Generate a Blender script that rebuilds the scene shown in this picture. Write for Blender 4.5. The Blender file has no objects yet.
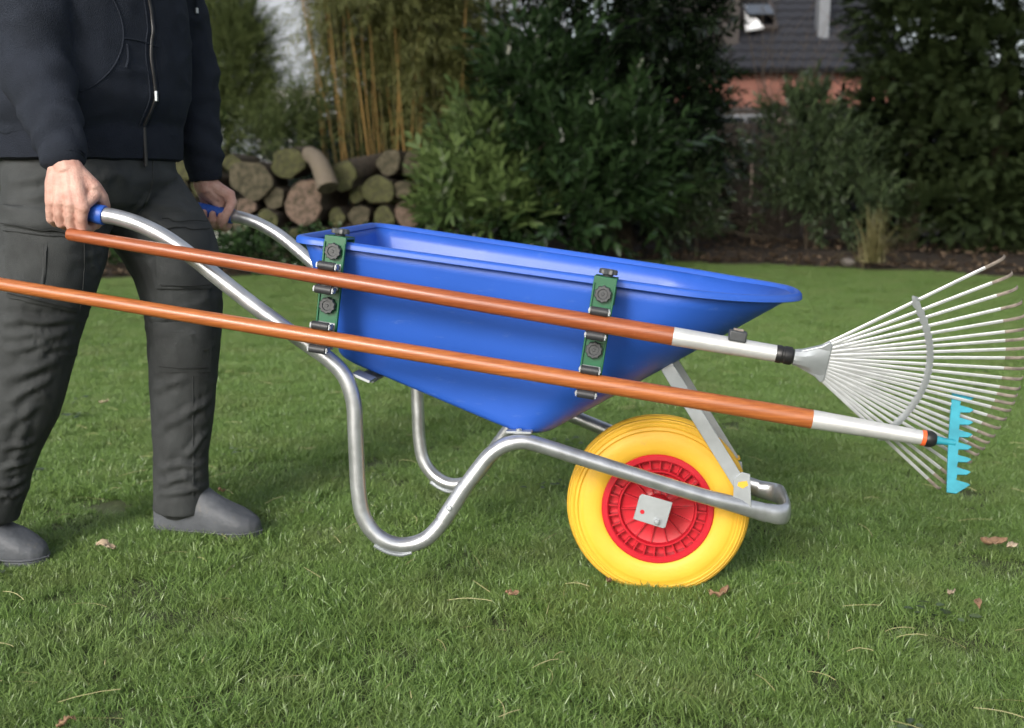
import bpy, bmesh, math, random
import numpy as np
from mathutils import Vector, Matrix, noise
from mathutils.bvhtree import BVHTree
R_ = math.radians
random.seed(7); rng = np.random.default_rng(11)
scn = bpy.context.scene
COL = scn.collection

# ------------------------------------------------------------------ camera, sky, sun, exposure
FPX, CAMH, PITCH = 1100.0, 0.879, R_(9.4511)
cd = bpy.data.cameras.new('camera'); cam = bpy.data.objects.new('camera', cd); COL.objects.link(cam)
cam.location = (0, 0, CAMH); cam.rotation_euler = (R_(90) - PITCH, 0, 0)
cd.sensor_width = 36; cd.lens = FPX / 1024 * 36; cd.clip_start = 0.05; cd.clip_end = 2000
cd.dof.use_dof = True; cd.dof.focus_distance = 2.15; cd.dof.aperture_fstop = 4.0
scn.camera = cam

SUN_EL, SUN_AZ = R_(27), R_(-25)      # azimuth: to the left of straight behind the camera
wld = bpy.data.worlds.new('World'); scn.world = wld; wld.use_nodes = True
wn = wld.node_tree; wn.nodes.clear()
sky = wn.nodes.new('ShaderNodeTexSky'); sky.sky_type = 'NISHITA'; sky.sun_disc = False
sky.sun_elevation = SUN_EL; sky.dust_density = 4.0; sky.air_density = 1.0; sky.ozone_density = 1.0
hsv = wn.nodes.new('ShaderNodeHueSaturation'); hsv.inputs['Saturation'].default_value = 0.45
bg = wn.nodes.new('ShaderNodeBackground'); bg.inputs['Strength'].default_value = 0.15
wo = wn.nodes.new('ShaderNodeOutputWorld')
wn.links.new(sky.outputs[0], hsv.inputs['Color']); wn.links.new(hsv.outputs[0], bg.inputs[0]); wn.links.new(bg.outputs[0], wo.inputs[0])
sundir = Vector((math.sin(SUN_AZ) * math.cos(SUN_EL), -math.cos(SUN_AZ) * math.cos(SUN_EL), math.sin(SUN_EL)))  # towards the sun
sky.sun_rotation = math.atan2(sundir.x, sundir.y)
sl = bpy.data.lights.new('sun', 'SUN'); sl.energy = 1.35; sl.angle = R_(14); sl.color = (1.0, 0.975, 0.94)
so = bpy.data.objects.new('sun', sl); COL.objects.link(so); so.rotation_euler = sundir.to_track_quat('Z', 'Y').to_euler()
so.location = sundir * 30
vs = scn.view_settings; vs.view_transform = 'Standard'; vs.look = 'None'; vs.exposure = 0.72; vs.gamma = 1.0
try: vs.use_curve_mapping = False
except Exception: pass
scn.render.engine = 'CYCLES'; scn.cycles.use_denoising = True
scn.cycles.max_bounces = 8; scn.cycles.transparent_max_bounces = 8

# ------------------------------------------------------------------ pixel helpers
cP, sP = math.cos(PITCH), math.sin(PITCH)
CAM = np.array([0, 0, CAMH])
def ray(x, y):
    a, b = (x - 512) / FPX, -(y - 364) / FPX
    return np.array([a, cP + b * sP, -sP + b * cP])
def at(x, y, Y):
    r = ray(x, y); return CAM + r * (Y / r[1])
def gnd(x, y, z=0.0):
    r = ray(x, y); return CAM + r * ((z - CAMH) / r[2])

# ------------------------------------------------------------------ materials
def nd(nt, t, **kw):
    n = nt.nodes.new(t)
    for k, v in kw.items():
        if hasattr(n, k): setattr(n, k, v)
        else: n.inputs[k].default_value = v
    return n
def mat(name, col, rough=0.6, metal=0.0, var=0.0, vscale=8.0, col2=None, bump=0.0, bscale=60.0, spec=0.5, coat=0.0, rvar=0.0, coords='Object', stretch=None, detail=4.0, wear=None):
    m = bpy.data.materials.new(name); m.use_nodes = True; nt = m.node_tree
    p = nt.nodes['Principled BSDF']
    p.inputs['Roughness'].default_value = rough; p.inputs['Metallic'].default_value = metal
    p.inputs['Specular IOR Level'].default_value = spec; p.inputs['Coat Weight'].default_value = coat
    tc = nd(nt, 'ShaderNodeTexCoord'); src = tc.outputs['Object' if coords == 'World' else coords]
    if coords == 'World':
        src = nd(nt, 'ShaderNodeNewGeometry').outputs['Position']
    if stretch:
        mp = nd(nt, 'ShaderNodeMapping'); mp.inputs['Scale'].default_value = stretch
        nt.links.new(src, mp.inputs['Vector']); src = mp.outputs[0]
    c2 = col2 or tuple(max(0, c * (1 - var)) for c in col)
    n = nd(nt, 'ShaderNodeTexNoise', Scale=vscale, Detail=detail, Roughness=0.6); nt.links.new(src, n.inputs['Vector'])
    rp = nd(nt, 'ShaderNodeValToRGB'); rp.color_ramp.elements[0].position = 0.35; rp.color_ramp.elements[1].position = 0.65
    rp.color_ramp.elements[0].color = (*c2, 1); rp.color_ramp.elements[1].color = (*col, 1)
    nt.links.new(n.outputs['Fac'], rp.inputs[0]); nt.links.new(rp.outputs[0], p.inputs['Base Color'])
    if wear:   # (colour, scale, stretch, threshold, amount): scuffs, dust and worn flecks
        mp2 = nd(nt, 'ShaderNodeMapping'); mp2.inputs['Scale'].default_value = wear[2]; nt.links.new(tc.outputs['Object'], mp2.inputs['Vector'])
        n3 = nd(nt, 'ShaderNodeTexNoise', Scale=wear[1], Detail=8.0, Roughness=0.7); nt.links.new(mp2.outputs[0], n3.inputs['Vector'])
        mr3 = nd(nt, 'ShaderNodeMapRange'); mr3.inputs['From Min'].default_value = wear[3]; mr3.inputs['From Max'].default_value = wear[3] + .12; mr3.inputs['To Max'].default_value = wear[4]
        nt.links.new(n3.outputs['Fac'], mr3.inputs['Value'])
        mx3 = nd(nt, 'ShaderNodeMix'); mx3.data_type = 'RGBA'; mx3.inputs[7].default_value = (*wear[0], 1)
        nt.links.new(mr3.outputs[0], mx3.inputs[0]); nt.links.new(rp.outputs[0], mx3.inputs[6]); nt.links.new(mx3.outputs[2], p.inputs['Base Color'])
    if rvar:
        mr = nd(nt, 'ShaderNodeMapRange'); mr.inputs['To Min'].default_value = rough - rvar; mr.inputs['To Max'].default_value = rough + rvar
        nt.links.new(n.outputs['Fac'], mr.inputs['Value']); nt.links.new(mr.outputs[0], p.inputs['Roughness'])
    if bump:
        b = nd(nt, 'ShaderNodeBump', Strength=bump, Distance=0.01)
        n2 = nd(nt, 'ShaderNodeTexNoise', Scale=bscale, Detail=6.0); nt.links.new(src, n2.inputs['Vector'])
        nt.links.new(n2.outputs['Fac'], b.inputs['Height']); nt.links.new(b.outputs[0], p.inputs['Normal'])
    return m
def leafmat(name, c_dark, c_light, rough=0.45, trans=0.25, spec=0.5, patch=None, tip=None):
    """per-leaf colour from the Col attribute (R: random per leaf, G: along the leaf)"""
    m = bpy.data.materials.new(name); m.use_nodes = True; nt = m.node_tree
    p = nt.nodes['Principled BSDF']; p.inputs['Roughness'].default_value = rough; p.inputs['Specular IOR Level'].default_value = spec
    at_ = nd(nt, 'ShaderNodeAttribute'); at_.attribute_name = 'Col'
    sep = nd(nt, 'ShaderNodeSeparateColor'); nt.links.new(at_.outputs['Color'], sep.inputs[0])
    rp = nd(nt, 'ShaderNodeValToRGB'); rp.color_ramp.elements[0].color = (*c_dark, 1); rp.color_ramp.elements[1].color = (*c_light, 1)
    nt.links.new(sep.outputs[0], rp.inputs[0]); colr = rp.outputs[0]
    if tip:
        mx = nd(nt, 'ShaderNodeMix'); mx.data_type = 'RGBA'; mx.inputs[7].default_value = (*tip, 1)
        nt.links.new(sep.outputs[1], mx.inputs[0]); nt.links.new(colr, mx.inputs[6]); colr = mx.outputs[2]
    if patch:
        g = nd(nt, 'ShaderNodeNewGeometry'); n = nd(nt, 'ShaderNodeTexNoise', Scale=patch[0], Detail=5.0, Roughness=0.65)
        nt.links.new(g.outputs['Position'], n.inputs['Vector'])
        r2 = nd(nt, 'ShaderNodeValToRGB'); r2.color_ramp.elements[0].position = patch[2]; r2.color_ramp.elements[1].position = patch[3]
        r2.color_ramp.elements[0].color = (0, 0, 0, 1); r2.color_ramp.elements[1].color = (1, 1, 1, 1)
        nt.links.new(n.outputs['Fac'], r2.inputs[0])
        mx = nd(nt, 'ShaderNodeMix'); mx.data_type = 'RGBA'; mx.inputs[7].default_value = (*patch[1], 1)
        sc = nd(nt, 'ShaderNodeMath', operation='MULTIPLY'); sc.inputs[1].default_value = patch[4]
        nt.links.new(r2.outputs[0], sc.inputs[0]); nt.links.new(sc.outputs[0], mx.inputs[0]); nt.links.new(colr, mx.inputs[6]); colr = mx.outputs[2]
    nt.links.new(colr, p.inputs['Base Color'])
    if trans:
        t = nd(nt, 'ShaderNodeBsdfTranslucent'); nt.links.new(colr, t.inputs['Color'])
        ms = nd(nt, 'ShaderNodeMixShader'); ms.inputs[0].default_value = trans
        nt.links.new(p.outputs[0], ms.inputs[1]); nt.links.new(t.outputs[0], ms.inputs[2])
        nt.links.new(ms.outputs[0], nt.nodes['Material Output'].inputs['Surface'])
    return m

M = {}
M['blue'] = mat('blue_plastic', (0.024, 0.104, 0.50), 0.43, var=0.12, vscale=3, rvar=0.05, bump=0.03, bscale=240, wear=((0.17, 0.26, 0.56), 22, (1, 1, 4), .60, .28))
M['grip'] = mat('grip_blue', (0.02, 0.09, 0.42), 0.45)
M['galv'] = mat('galvanised_steel', (0.60, 0.62, 0.65), 0.34, 0.8, var=0.22, vscale=26, rvar=0.08, bump=0.02, bscale=90)
M['zinc'] = mat('zinc_plate', (0.40, 0.43, 0.45), 0.4, 0.5, var=0.15, vscale=20, rvar=0.06)
M['yellow'] = mat('yellow_foam', (0.78, 0.455, 0.036), 0.55, var=0.12, vscale=7, bump=0.06, bscale=160, rvar=0.06, wear=((0.36, 0.26, 0.09), 14, (1, 1, 1), .60, .45))
M['red'] = mat('red_plastic', (0.52, 0.012, 0.026), 0.33, var=0.12, vscale=9, wear=((0.22, 0.05, 0.04), 25, (1, 1, 1), .60, .5))
M['wood'] = mat('varnished_wood', (0.42, 0.135, 0.036), 0.40, var=0.0, col2=(0.27, 0.074, 0.018), vscale=7, stretch=(1.2, 40, 40), bump=0.05, bscale=30, coat=0.15, detail=8, wear=((0.62, 0.36, 0.20), 90, (.5, 1, 1), .66, .6))
M['wooddark'] = mat('varnished_wood_dark', (0.33, 0.090, 0.028), 0.40, col2=(0.21, 0.050, 0.015), vscale=7, stretch=(1.2, 40, 40), bump=0.05, bscale=30, coat=0.15, detail=8, wear=((0.60, 0.36, 0.22), 90, (.5, 1, 1), .68, .6))
M['alu'] = mat('aluminium', (0.66, 0.67, 0.67), 0.42, 0.5, var=0.12, vscale=30)
M['tine'] = mat('galvanised_tine', (0.58, 0.60, 0.61), 0.45, 0.4, var=0.2, vscale=30)
M['rust'] = mat('rusty_tip', (0.34, 0.29, 0.25), 0.7, 0.3, var=0.5, vscale=60)
M['black'] = mat('black_plastic', (0.012, 0.012, 0.013), 0.42)
M['rubber'] = mat('dark_rubber', (0.035, 0.037, 0.042), 0.5, var=0.3, vscale=60)
M['knob'] = mat('dark_knob', (0.05, 0.055, 0.06), 0.45, var=0.25, vscale=60)
M['green'] = mat('green_plastic', (0.010, 0.105, 0.045), 0.36, var=0.15, vscale=14)
M['orange'] = mat('orange_ring', (0.72, 0.12, 0.03), 0.45)
M['turq'] = mat('turquoise_paint', (0.030, 0.30, 0.39), 0.42, var=0.25, vscale=30, rvar=0.08)
M['skin'] = mat('skin', (0.55, 0.345, 0.28), 0.5, col2=(0.45, 0.235, 0.185), vscale=45, bump=0.25, bscale=330)
M['nail'] = mat('fingernail', (0.62, 0.40, 0.33), 0.3)
M['hair'] = mat('hair', (0.06, 0.035, 0.02), 0.6, var=0.5, vscale=90, bump=0.4, bscale=90)
M['jacket'] = mat('navy_fleece', (0.019, 0.0235, 0.034), 0.9, var=0.22, vscale=22, bump=0.35, bscale=420, spec=0.2)
M['rib'] = mat('navy_rib', (0.016, 0.020, 0.030), 0.9, var=0.2, vscale=30, bump=0.35, bscale=400, spec=0.2)
M['cloth'] = mat('charcoal_cloth', (0.047, 0.051, 0.052), 0.8, var=0.3, vscale=14, bump=0.22, bscale=420, spec=0.3)
M['thread'] = mat('seam_thread', (0.016, 0.018, 0.018), 0.9)
M['boot'] = mat('grey_rubber', (0.098, 0.106, 0.120), 0.6, var=0.25, vscale=16, rvar=0.1, bump=0.2, bscale=90, spec=0.35, wear=((0.16, 0.15, 0.12), 30, (1, 1, 1), .58, .5))
M['sole'] = mat('boot_sole', (0.07, 0.078, 0.088), 0.6, var=0.3, vscale=50)
M['soil'] = mat('soil', (0.050, 0.035, 0.022), 0.95, col2=(0.024, 0.017, 0.011), vscale=9, bump=0.8, bscale=30, coords='World')
M['turf'] = mat('turf_soil', (0.075, 0.100, 0.034), 0.95, col2=(0.050, 0.058, 0.024), vscale=14, bump=0.6, bscale=60, coords='World')
M['bark'] = mat('bark', (0.11, 0.085, 0.058), 0.9, col2=(0.045, 0.036, 0.026), vscale=14, bump=0.9, bscale=25)
M['endgrain'] = mat('cut_wood', (0.13, 0.11, 0.072), 0.9, col2=(0.075, 0.066, 0.040), vscale=11, bump=0.8, bscale=30, detail=9, wear=((0.035, 0.034, 0.018), 18, (1, 1, 1), .46, .85))
M['endpink'] = mat('cut_wood_fresh', (0.19, 0.135, 0.105), 0.9, col2=(0.17, 0.115, 0.085), vscale=11, bump=0.8, bscale=30, detail=9, wear=((0.035, 0.034, 0.018), 18, (1, 1, 1), .46, .85))
M['endmoss'] = mat('cut_wood_mossy', (0.115, 0.115, 0.048), 0.9, col2=(0.070, 0.075, 0.025), vscale=9, bump=0.8, bscale=30, detail=9, wear=((0.035, 0.034, 0.018), 18, (1, 1, 1), .46, .85))
M['branch'] = mat('dry_branch', (0.17, 0.14, 0.105), 0.85, col2=(0.17, 0.14, 0.10), vscale=12, bump=0.5, bscale=30)
M['culm'] = mat('bamboo_culm', (0.34, 0.21, 0.06), 0.5, col2=(0.23, 0.14, 0.035), vscale=5)
M['culmg'] = mat('bamboo_culm_green', (0.20, 0.17, 0.045), 0.5, col2=(0.07, 0.065, 0.02), vscale=5)
M['wall'] = mat('pale_render', (0.33, 0.36, 0.40), 0.9, var=0.12, vscale=1.5)
M['brick'] = mat('red_cladding', (0.23, 0.095, 0.068), 0.85, col2=(0.17, 0.068, 0.050), vscale=3.0)
M['brownwall'] = mat('brown_wall', (0.20, 0.15, 0.12), 0.9, col2=(0.12, 0.09, 0.075), vscale=5)
M['tile'] = mat('dark_roof_tile', (0.021, 0.022, 0.028), 0.6, var=0.35, vscale=2.5)
M['trim'] = mat('dark_trim', (0.035, 0.028, 0.025), 0.7)
M['white'] = mat('white_paint', (0.75, 0.76, 0.77), 0.6)
M['greypaint'] = mat('grey_paint', (0.15, 0.16, 0.175), 0.6)
M['glass'] = mat('window_glass', (0.02, 0.023, 0.028), 0.08, spec=0.9)
M['plank'] = mat('weathered_plank', (0.185, 0.15, 0.12), 0.9, col2=(0.10, 0.08, 0.065), vscale=6, stretch=(6, 6, 1), bump=0.4, bscale=20)
M['stone'] = mat('bed_stone', (0.20, 0.18, 0.16), 0.9, var=0.4, vscale=12, bump=0.5, bscale=20)
M['dry'] = mat('dry_leaf', (0.33, 0.215, 0.13), 0.8, col2=(0.20, 0.115, 0.065), vscale=30)
M['drypale'] = mat('pale_dry_leaf', (0.50, 0.41, 0.30), 0.8, col2=(0.36, 0.27, 0.18), vscale=30)
M['bin'] = mat('black_bin', (0.006, 0.006, 0.0065), 0.8, spec=0.2)
M['grass'] = leafmat('grass_blade', (0.056, 0.138, 0.024), (0.215, 0.335, 0.085), 0.36, 0.30, 0.6, patch=(3.1, (0.27, 0.28, 0.12), 0.46, 0.76, 0.42), tip=(0.205, 0.315, 0.088))
M['straw'] = leafmat('straw', (0.27, 0.26, 0.11), (0.46, 0.42, 0.22), 0.6, 0.2)
M['laurel'] = leafmat('laurel_leaf', (0.014, 0.034, 0.013), (0.045, 0.085, 0.030), 0.20, 0.1, 0.8)
M['laurel_l'] = leafmat('laurel_leaf_light', (0.055, 0.100, 0.030), (0.17, 0.24, 0.080), 0.30, 0.18, 0.6)
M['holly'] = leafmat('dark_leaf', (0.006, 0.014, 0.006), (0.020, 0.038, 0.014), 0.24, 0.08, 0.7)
M['rhodo'] = leafmat('rhododendron_leaf', (0.030, 0.055, 0.025), (0.095, 0.135, 0.062), 0.30, 0.15, 0.5)
M['thuja'] = leafmat('thuja_spray', (0.018, 0.034, 0.012), (0.056, 0.082, 0.028), 0.6, 0.12, 0.3)
M['spruce'] = leafmat('spruce_needles', (0.010, 0.022, 0.016), (0.022, 0.042, 0.032), 0.6, 0.05, 0.3)
M['bamboo'] = leafmat('bamboo_leaf', (0.066, 0.080, 0.022), (0.18, 0.19, 0.062), 0.5, 0.25, 0.3)
M['yew'] = leafmat('yew_leaf', (0.050, 0.078, 0.024), (0.15, 0.185, 0.065), 0.55, 0.25, 0.3)
M['sedge'] = leafmat('sedge_blade', (0.12, 0.115, 0.045), (0.28, 0.25, 0.11), 0.55, 0.25)
M['litter'] = leafmat('litter', (0.045, 0.028, 0.016), (0.17, 0.12, 0.075), 0.85, 0.05)
M['twig'] = mat('bare_twig', (0.20, 0.16, 0.125), 0.85, var=0.4, vscale=20)

# ------------------------------------------------------------------ mesh helpers
def tag(o, label=None, cat=None, group=None, kind=None):
    if label: o['label'] = label
    if cat: o['category'] = cat
    if group: o['group'] = group
    if kind: o['kind'] = kind
    return o
def empty(name, loc=(0, 0, 0), rot=None):
    e = bpy.data.objects.new(name, None); COL.objects.link(e)
    if rot is not None:
        m = Matrix(rot).to_4x4(); m.translation = loc; e.matrix_world = m
    else: e.location = loc
    e.empty_display_size = 0.1
    return e
def link(name, me, m=None, parent=None):
    o = bpy.data.objects.new(name, me); COL.objects.link(o)
    if m is not None: me.materials.clear(); me.materials.append(m)
    if parent is not None: o.parent = parent
    return o
def frames(pts):
    P = [Vector(p) for p in pts]; n = len(P); T = []
    for i in range(n):
        a = P[max(i - 1, 0)]; b = P[min(i + 1, n - 1)]; T.append((b - a).normalized())
    up = Vector((0, 0, 1)) if abs(T[0].z) < 0.9 else Vector((1, 0, 0))
    N = [(up - T[0] * up.dot(T[0])).normalized()]
    for i in range(1, n):
        v = N[-1] - T[i] * N[-1].dot(T[i]); N.append(v.normalized())
    return P, T, N
def smooth_path(pts, sub=6):
    """Catmull-Rom through the points"""
    P = [np.array(p, float) for p in pts]; out = []
    Q = [2 * P[0] - P[1]] + P + [2 * P[-1] - P[-2]]
    for i in range(1, len(Q) - 2):
        for k in range(sub):
            t = k / sub; a, b, c, d = Q[i - 1], Q[i], Q[i + 1], Q[i + 2]
            out.append(0.5 * ((2 * b) + (-a + c) * t + (2 * a - 5 * b + 4 * c - d) * t * t + (-a + 3 * b - 3 * c + d) * t ** 3))
    out.append(P[-1]); return out
class MB:
    def __init__(s): s.v = []; s.f = []
    def add(s, V, F):
        o = len(s.v); s.v += [tuple(map(float, p)) for p in V]; s.f += [tuple(i + o for i in f) for f in F]; return s
    def tube(s, pts, r, n=14, caps=True, r2=None, ndir=None):
        P, T, N = frames(pts); m = len(P); V = []; F = []
        for i in range(m):
            ra = r[i] if hasattr(r, '__len__') else r
            rb = (r2[i] if hasattr(r2, '__len__') else r2) if r2 is not None else ra
            nn = N[i]
            if ndir is not None:
                q = Vector(ndir); q = q - T[i] * q.dot(T[i]); nn = q.normalized()
            B = T[i].cross(nn)
            for k in range(n):
                a = 2 * math.pi * k / n; V.append(P[i] + nn * (ra * math.cos(a)) + B * (rb * math.sin(a)))
        for i in range(m - 1):
            for k in range(n):
                F.append((i * n + k, i * n + (k + 1) % n, (i + 1) * n + (k + 1) % n, (i + 1) * n + k))
        if caps: F.append(tuple(range(n - 1, -1, -1))); F.append(tuple(range((m - 1) * n, m * n)))
        return s.add(V, F)
    def box(s, c, size, rot=None):
        hx, hy, hz = size[0] / 2, size[1] / 2, size[2] / 2
        rm = Matrix(rot) if rot is not None else Matrix.Identity(3); c = Vector(c)
        V = [c + rm @ Vector((sx * hx, sy * hy, sz * hz)) for sx in (-1, 1) for sy in (-1, 1) for sz in (-1, 1)]
        return s.add(V, [(0, 1, 3, 2), (4, 6, 7, 5), (0, 4, 5, 1), (2, 3, 7, 6), (0, 2, 6, 4), (1, 5, 7, 3)])
    def lathe(s, prof, o, ax, n=32, closed=False):
        ax = Vector(ax).normalized(); o = Vector(o)
        e1 = ax.orthogonal().normalized(); e2 = ax.cross(e1); V = []; F = []; m = len(prof)
        for r, h in prof:
            for k in range(n):
                a = 2 * math.pi * k / n; V.append(o + ax * h + e1 * (r * math.cos(a)) + e2 * (r * math.sin(a)))
        rng_ = range(m) if closed else range(m - 1)
        for i in rng_:
            j = (i + 1) % m
            for k in range(n): F.append((i * n + k, i * n + (k + 1) % n, j * n + (k + 1) % n, j * n + k))
        if not closed:
            if prof[0][0] > 1e-6: F.append(tuple(range(n - 1, -1, -1)))
            if prof[-1][0] > 1e-6: F.append(tuple(range((m - 1) * n, m * n)))
        return s.add(V, F)
    def prism(s, poly, o, ex, ey, ez, th):
        o, ex, ey, ez = Vector(o), Vector(ex), Vector(ey), Vector(ez); n = len(poly)
        V = [o + ex * a + ey * b for a, b in poly] + [o + ex * a + ey * b + ez * th for a, b in poly]
        F = [tuple(range(n - 1, -1, -1)), tuple(range(n, 2 * n))] + [(i, (i + 1) % n, (i + 1) % n + n, i + n) for i in range(n)]
        return s.add(V, F)
    def mesh(s, name, sharp=35):
        me = bpy.data.meshes.new(name); me.from_pydata(s.v, [], s.f)
        bm = bmesh.new(); bm.from_mesh(me); bmesh.ops.recalc_face_normals(bm, faces=bm.faces); bm.to_mesh(me); bm.free()
        if sharp is not None:
            me.polygons.foreach_set('use_smooth', [True] * len(me.polygons)); me.set_sharp_from_angle(angle=R_(sharp))
        me.update(); return me
    def build(s, name, m, parent=None, sharp=35, bevel=0.0):
        o = link(name, s.mesh(name, sharp), m, parent)
        if bevel:
            b = o.modifiers.new('bevel', 'BEVEL'); b.width = bevel; b.segments = 2; b.limit_method = 'ANGLE'; b.angle_limit = R_(40)
        return o
def np_mesh(name, V, F, m, col=None, smooth=False):
    me = bpy.data.meshes.new(name); V = np.asarray(V, np.float32); F = np.asarray(F, np.int32); k = F.shape[1]
    me.vertices.add(len(V)); me.vertices.foreach_set('co', V.ravel())
    me.loops.add(F.size); me.loops.foreach_set('vertex_index', F.ravel())
    me.polygons.add(len(F)); me.polygons.foreach_set('loop_start', np.arange(0, F.size, k, dtype=np.int32))
    if smooth: me.polygons.foreach_set('use_smooth', np.ones(len(F), bool))
    me.update(calc_edges=True)
    if col is not None:
        a = me.color_attributes.new('Col', 'FLOAT_COLOR', 'POINT')
        c = np.ones((len(V), 4), np.float32); c[:, :col.shape[1]] = col; a.data.foreach_set('color', c.ravel())
    me.materials.append(m); return me
def inst(tV, tF, X, T, colr=None, tcol=None):
    """template copied k times: X (k,3,3) columns = axes, T (k,3)"""
    k, n = len(T), len(tV)
    V = np.einsum('kij,nj->kni', X, tV) + T[:, None, :]
    F = tF[None] + (np.arange(k) * n)[:, None, None]
    C = np.zeros((k, n, 3)); C[:, :, 0] = (rng.random(k) if colr is None else colr)[:, None]
    if tcol is not None:
        if tcol.ndim == 1: C[:, :, 1] = tcol[None]
        else: C[:, :, 0] = np.clip(C[:, :, 0] * 0.5 + tcol[None, :, 0] * 0.5, 0, 1); C[:, :, 1] = tcol[None, :, 1]
    return V.reshape(-1, 3), F.reshape(-1, tF.shape[1]), C.reshape(-1, 3)
def basis(d, roll=None):
    """rows of unit directions -> matrices with x axis along d and z as far up as it goes"""
    d = d / np.linalg.norm(d, axis=1, keepdims=True); k = len(d)
    up = np.tile([0, 0, 1.0], (k, 1)); up[np.abs(d[:, 2]) > 0.95] = [1, 0, 0]
    y = np.cross(up, d); y /= np.linalg.norm(y, axis=1, keepdims=True); z = np.cross(d, y)
    if roll is not None:
        c, s_ = np.cos(roll)[:, None], np.sin(roll)[:, None]; y, z = y * c + z * s_, z * c - y * s_
    return np.stack([d, y, z], 2)
def copy_tree(o, parent=None):
    c = o.copy(); COL.objects.link(c); c.parent = parent
    for ch in list(o.children): copy_tree(ch, c)
    return c

# ================================================================== SETTING
def edge_y(x):   # where the lawn ends and the planting bed begins
    return np.interp(x, [-12, -6, -2.6, -0.5, 1.6, 3.4, 4.7, 7, 14], [9.2, 9.8, 10.15, 11.6, 12.2, 11.25, 10.3, 9.6, 9.0]) + 0.09 * np.sin(np.asarray(x) * 5.1) + 0.05 * np.sin(np.asarray(x) * 13.7)
b = MB(); b.add([(-400, -400, -0.012), (400, -400, -0.012), (400, 400, -0.012), (-400, 400, -0.012)], [(0, 1, 2, 3)])
tag(b.build('ground', M['turf']), kind='structure')
# planting bed: an uneven strip of dark soil behind the lawn edge
xs = np.arange(-14, 16.01, 0.16); ts = np.linspace(0, 1, 42)
V = []; 
for t in ts:
    for x in xs:
        y = float(edge_y(x)) - 0.10 + t * t * 9
        h = 0.012 + 0.10 * min(1, t * t * 9 / 0.8) + 0.05 * noise.noise((x * 1.6, y * 1.6, 0)) * min(1, t * 6) + 0.03 * noise.noise((x * 6, y * 6, 3)) * min(1, t * 6)
        V.append((x, y, h if t > 0 else -0.02))
nx = len(xs); F = [(j * nx + i, j * nx + i + 1, (j + 1) * nx + i + 1, (j + 1) * nx + i) for j in range(len(ts) - 1) for i in range(nx - 1)]
bed = link('flower_bed', np_mesh('flower_bed', V, F, M['soil'], smooth=True)); tag(bed, kind='structure')

# ---- grass: tufted patches of real blades scattered by geometry nodes
def grass_patch(seed, nb, size, hmin, hmax, wid):
    g = np.random.default_rng(seed)
    xy = g.random((nb, 2)) * size - size / 2
    cl = g.random((34, 2)) * size - size / 2; near = np.argmin(((xy[:, None] - cl[None]) ** 2).sum(2), 1)
    xy = xy + (cl[near] - xy) * (g.random(nb) * 0.3)[:, None]
    h = hmin + (hmax - hmin) * g.random(nb) ** 1.5; lean = 0.25 + 1.35 * g.random(nb)
    clang = g.random(34) * 6.283; ang = np.where(g.random(nb) < 0.3, clang[near] + g.normal(0, 0.6, nb), g.random(nb) * 6.283)
    w = wid * (0.6 + 0.8 * g.random(nb)); d = np.stack([np.cos(ang), np.sin(ang)], 1); sd = np.stack([-d[:, 1], d[:, 0]], 1)
    tw = g.random(nb) * 3.14; sd = np.stack([np.cos(tw + ang), np.sin(tw + ang)], 1)
    V = np.zeros((nb, 7, 3)); C = np.zeros((nb, 7, 3))
    for i, (t, ww) in enumerate([(0, 0.8), (0.4, 1.0), (0.75, 0.75), (1, 0)]):
        off = (lean * h)[:, None] * d * (t ** 1.9); z = h * (t - 0.34 * lean * t ** 2.2)
        if t < 1:
            for k, sgn in enumerate((-1, 1)):
                V[:, i * 2 + k, :2] = xy + off + sgn * sd * (w * ww / 2)[:, None]; V[:, i * 2 + k, 2] = z - 0.004
                C[:, i * 2 + k, 1] = t * 0.8
        else: V[:, 6, :2] = xy + off; V[:, 6, 2] = z; C[:, 6, 1] = 0.8
    C[:, :, 0] = np.clip(g.normal(0.45, 0.25, nb), 0, 1)[:, None]
    tri = np.array([(0, 1, 3), (0, 3, 2), (2, 3, 5), (2, 5, 4), (4, 5, 6)])
    Fq = tri[None] + (np.arange(nb) * 7)[:, None, None]
    return np_mesh('grass_patch', V.reshape(-1, 3), Fq.reshape(-1, 3), M['grass'], C.reshape(-1, 3))
patches = []
for k, (nb, hmin, hmax, wd) in enumerate([(3000, .012, .027, .0017), (3000, .012, .026, .0016), (3200, .010, .024, .0015), (2800, .013, .034, .0018)]):
    me = grass_patch(50 + k, nb, 0.30, hmin, hmax, wd); patches.append(bpy.data.objects.new('grass_patch', me))
step = 0.185; pts = []
for x in np.arange(-7.5, 8.5, step):
    for y in np.arange(0.5, 13.2, step):
        px, py = x + random.uniform(-.09, .09), y + random.uniform(-.09, .09)
        if py > edge_y(px) + 0.02 or abs(px) > 1.6 + 0.62 * py + 0.6: continue
        pts.append((px, py, random.uniform(-0.008, 0.0)))
for k in range(26):   # longer tufts the wheel and the boots stand in
    cx, cy_ = ((.316, 2.28), (-.75, 2.62), (-1.2, 2.44))[k % 3 if k < 12 else 0]; pts.append((cx + random.uniform(-.16, .16), cy_ - .06 + random.uniform(-.06, .04), random.uniform(-.004, .011)))
me = bpy.data.meshes.new('grass'); me.from_pydata(pts, [], [])
grass = link('grass', me, M['grass']); tag(grass, 'short green mown lawn grass with lighter straw tones', 'grass', kind='stuff')
ng = bpy.data.node_groups.new('grass_scatter', 'GeometryNodeTree')
ng.interface.new_socket('Geometry', in_out='INPUT', socket_type='NodeSocketGeometry'); ng.interface.new_socket('Geometry', in_out='OUTPUT', socket_type='NodeSocketGeometry')
gi = ng.nodes.new('NodeGroupInput'); go = ng.nodes.new('NodeGroupOutput')
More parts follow.
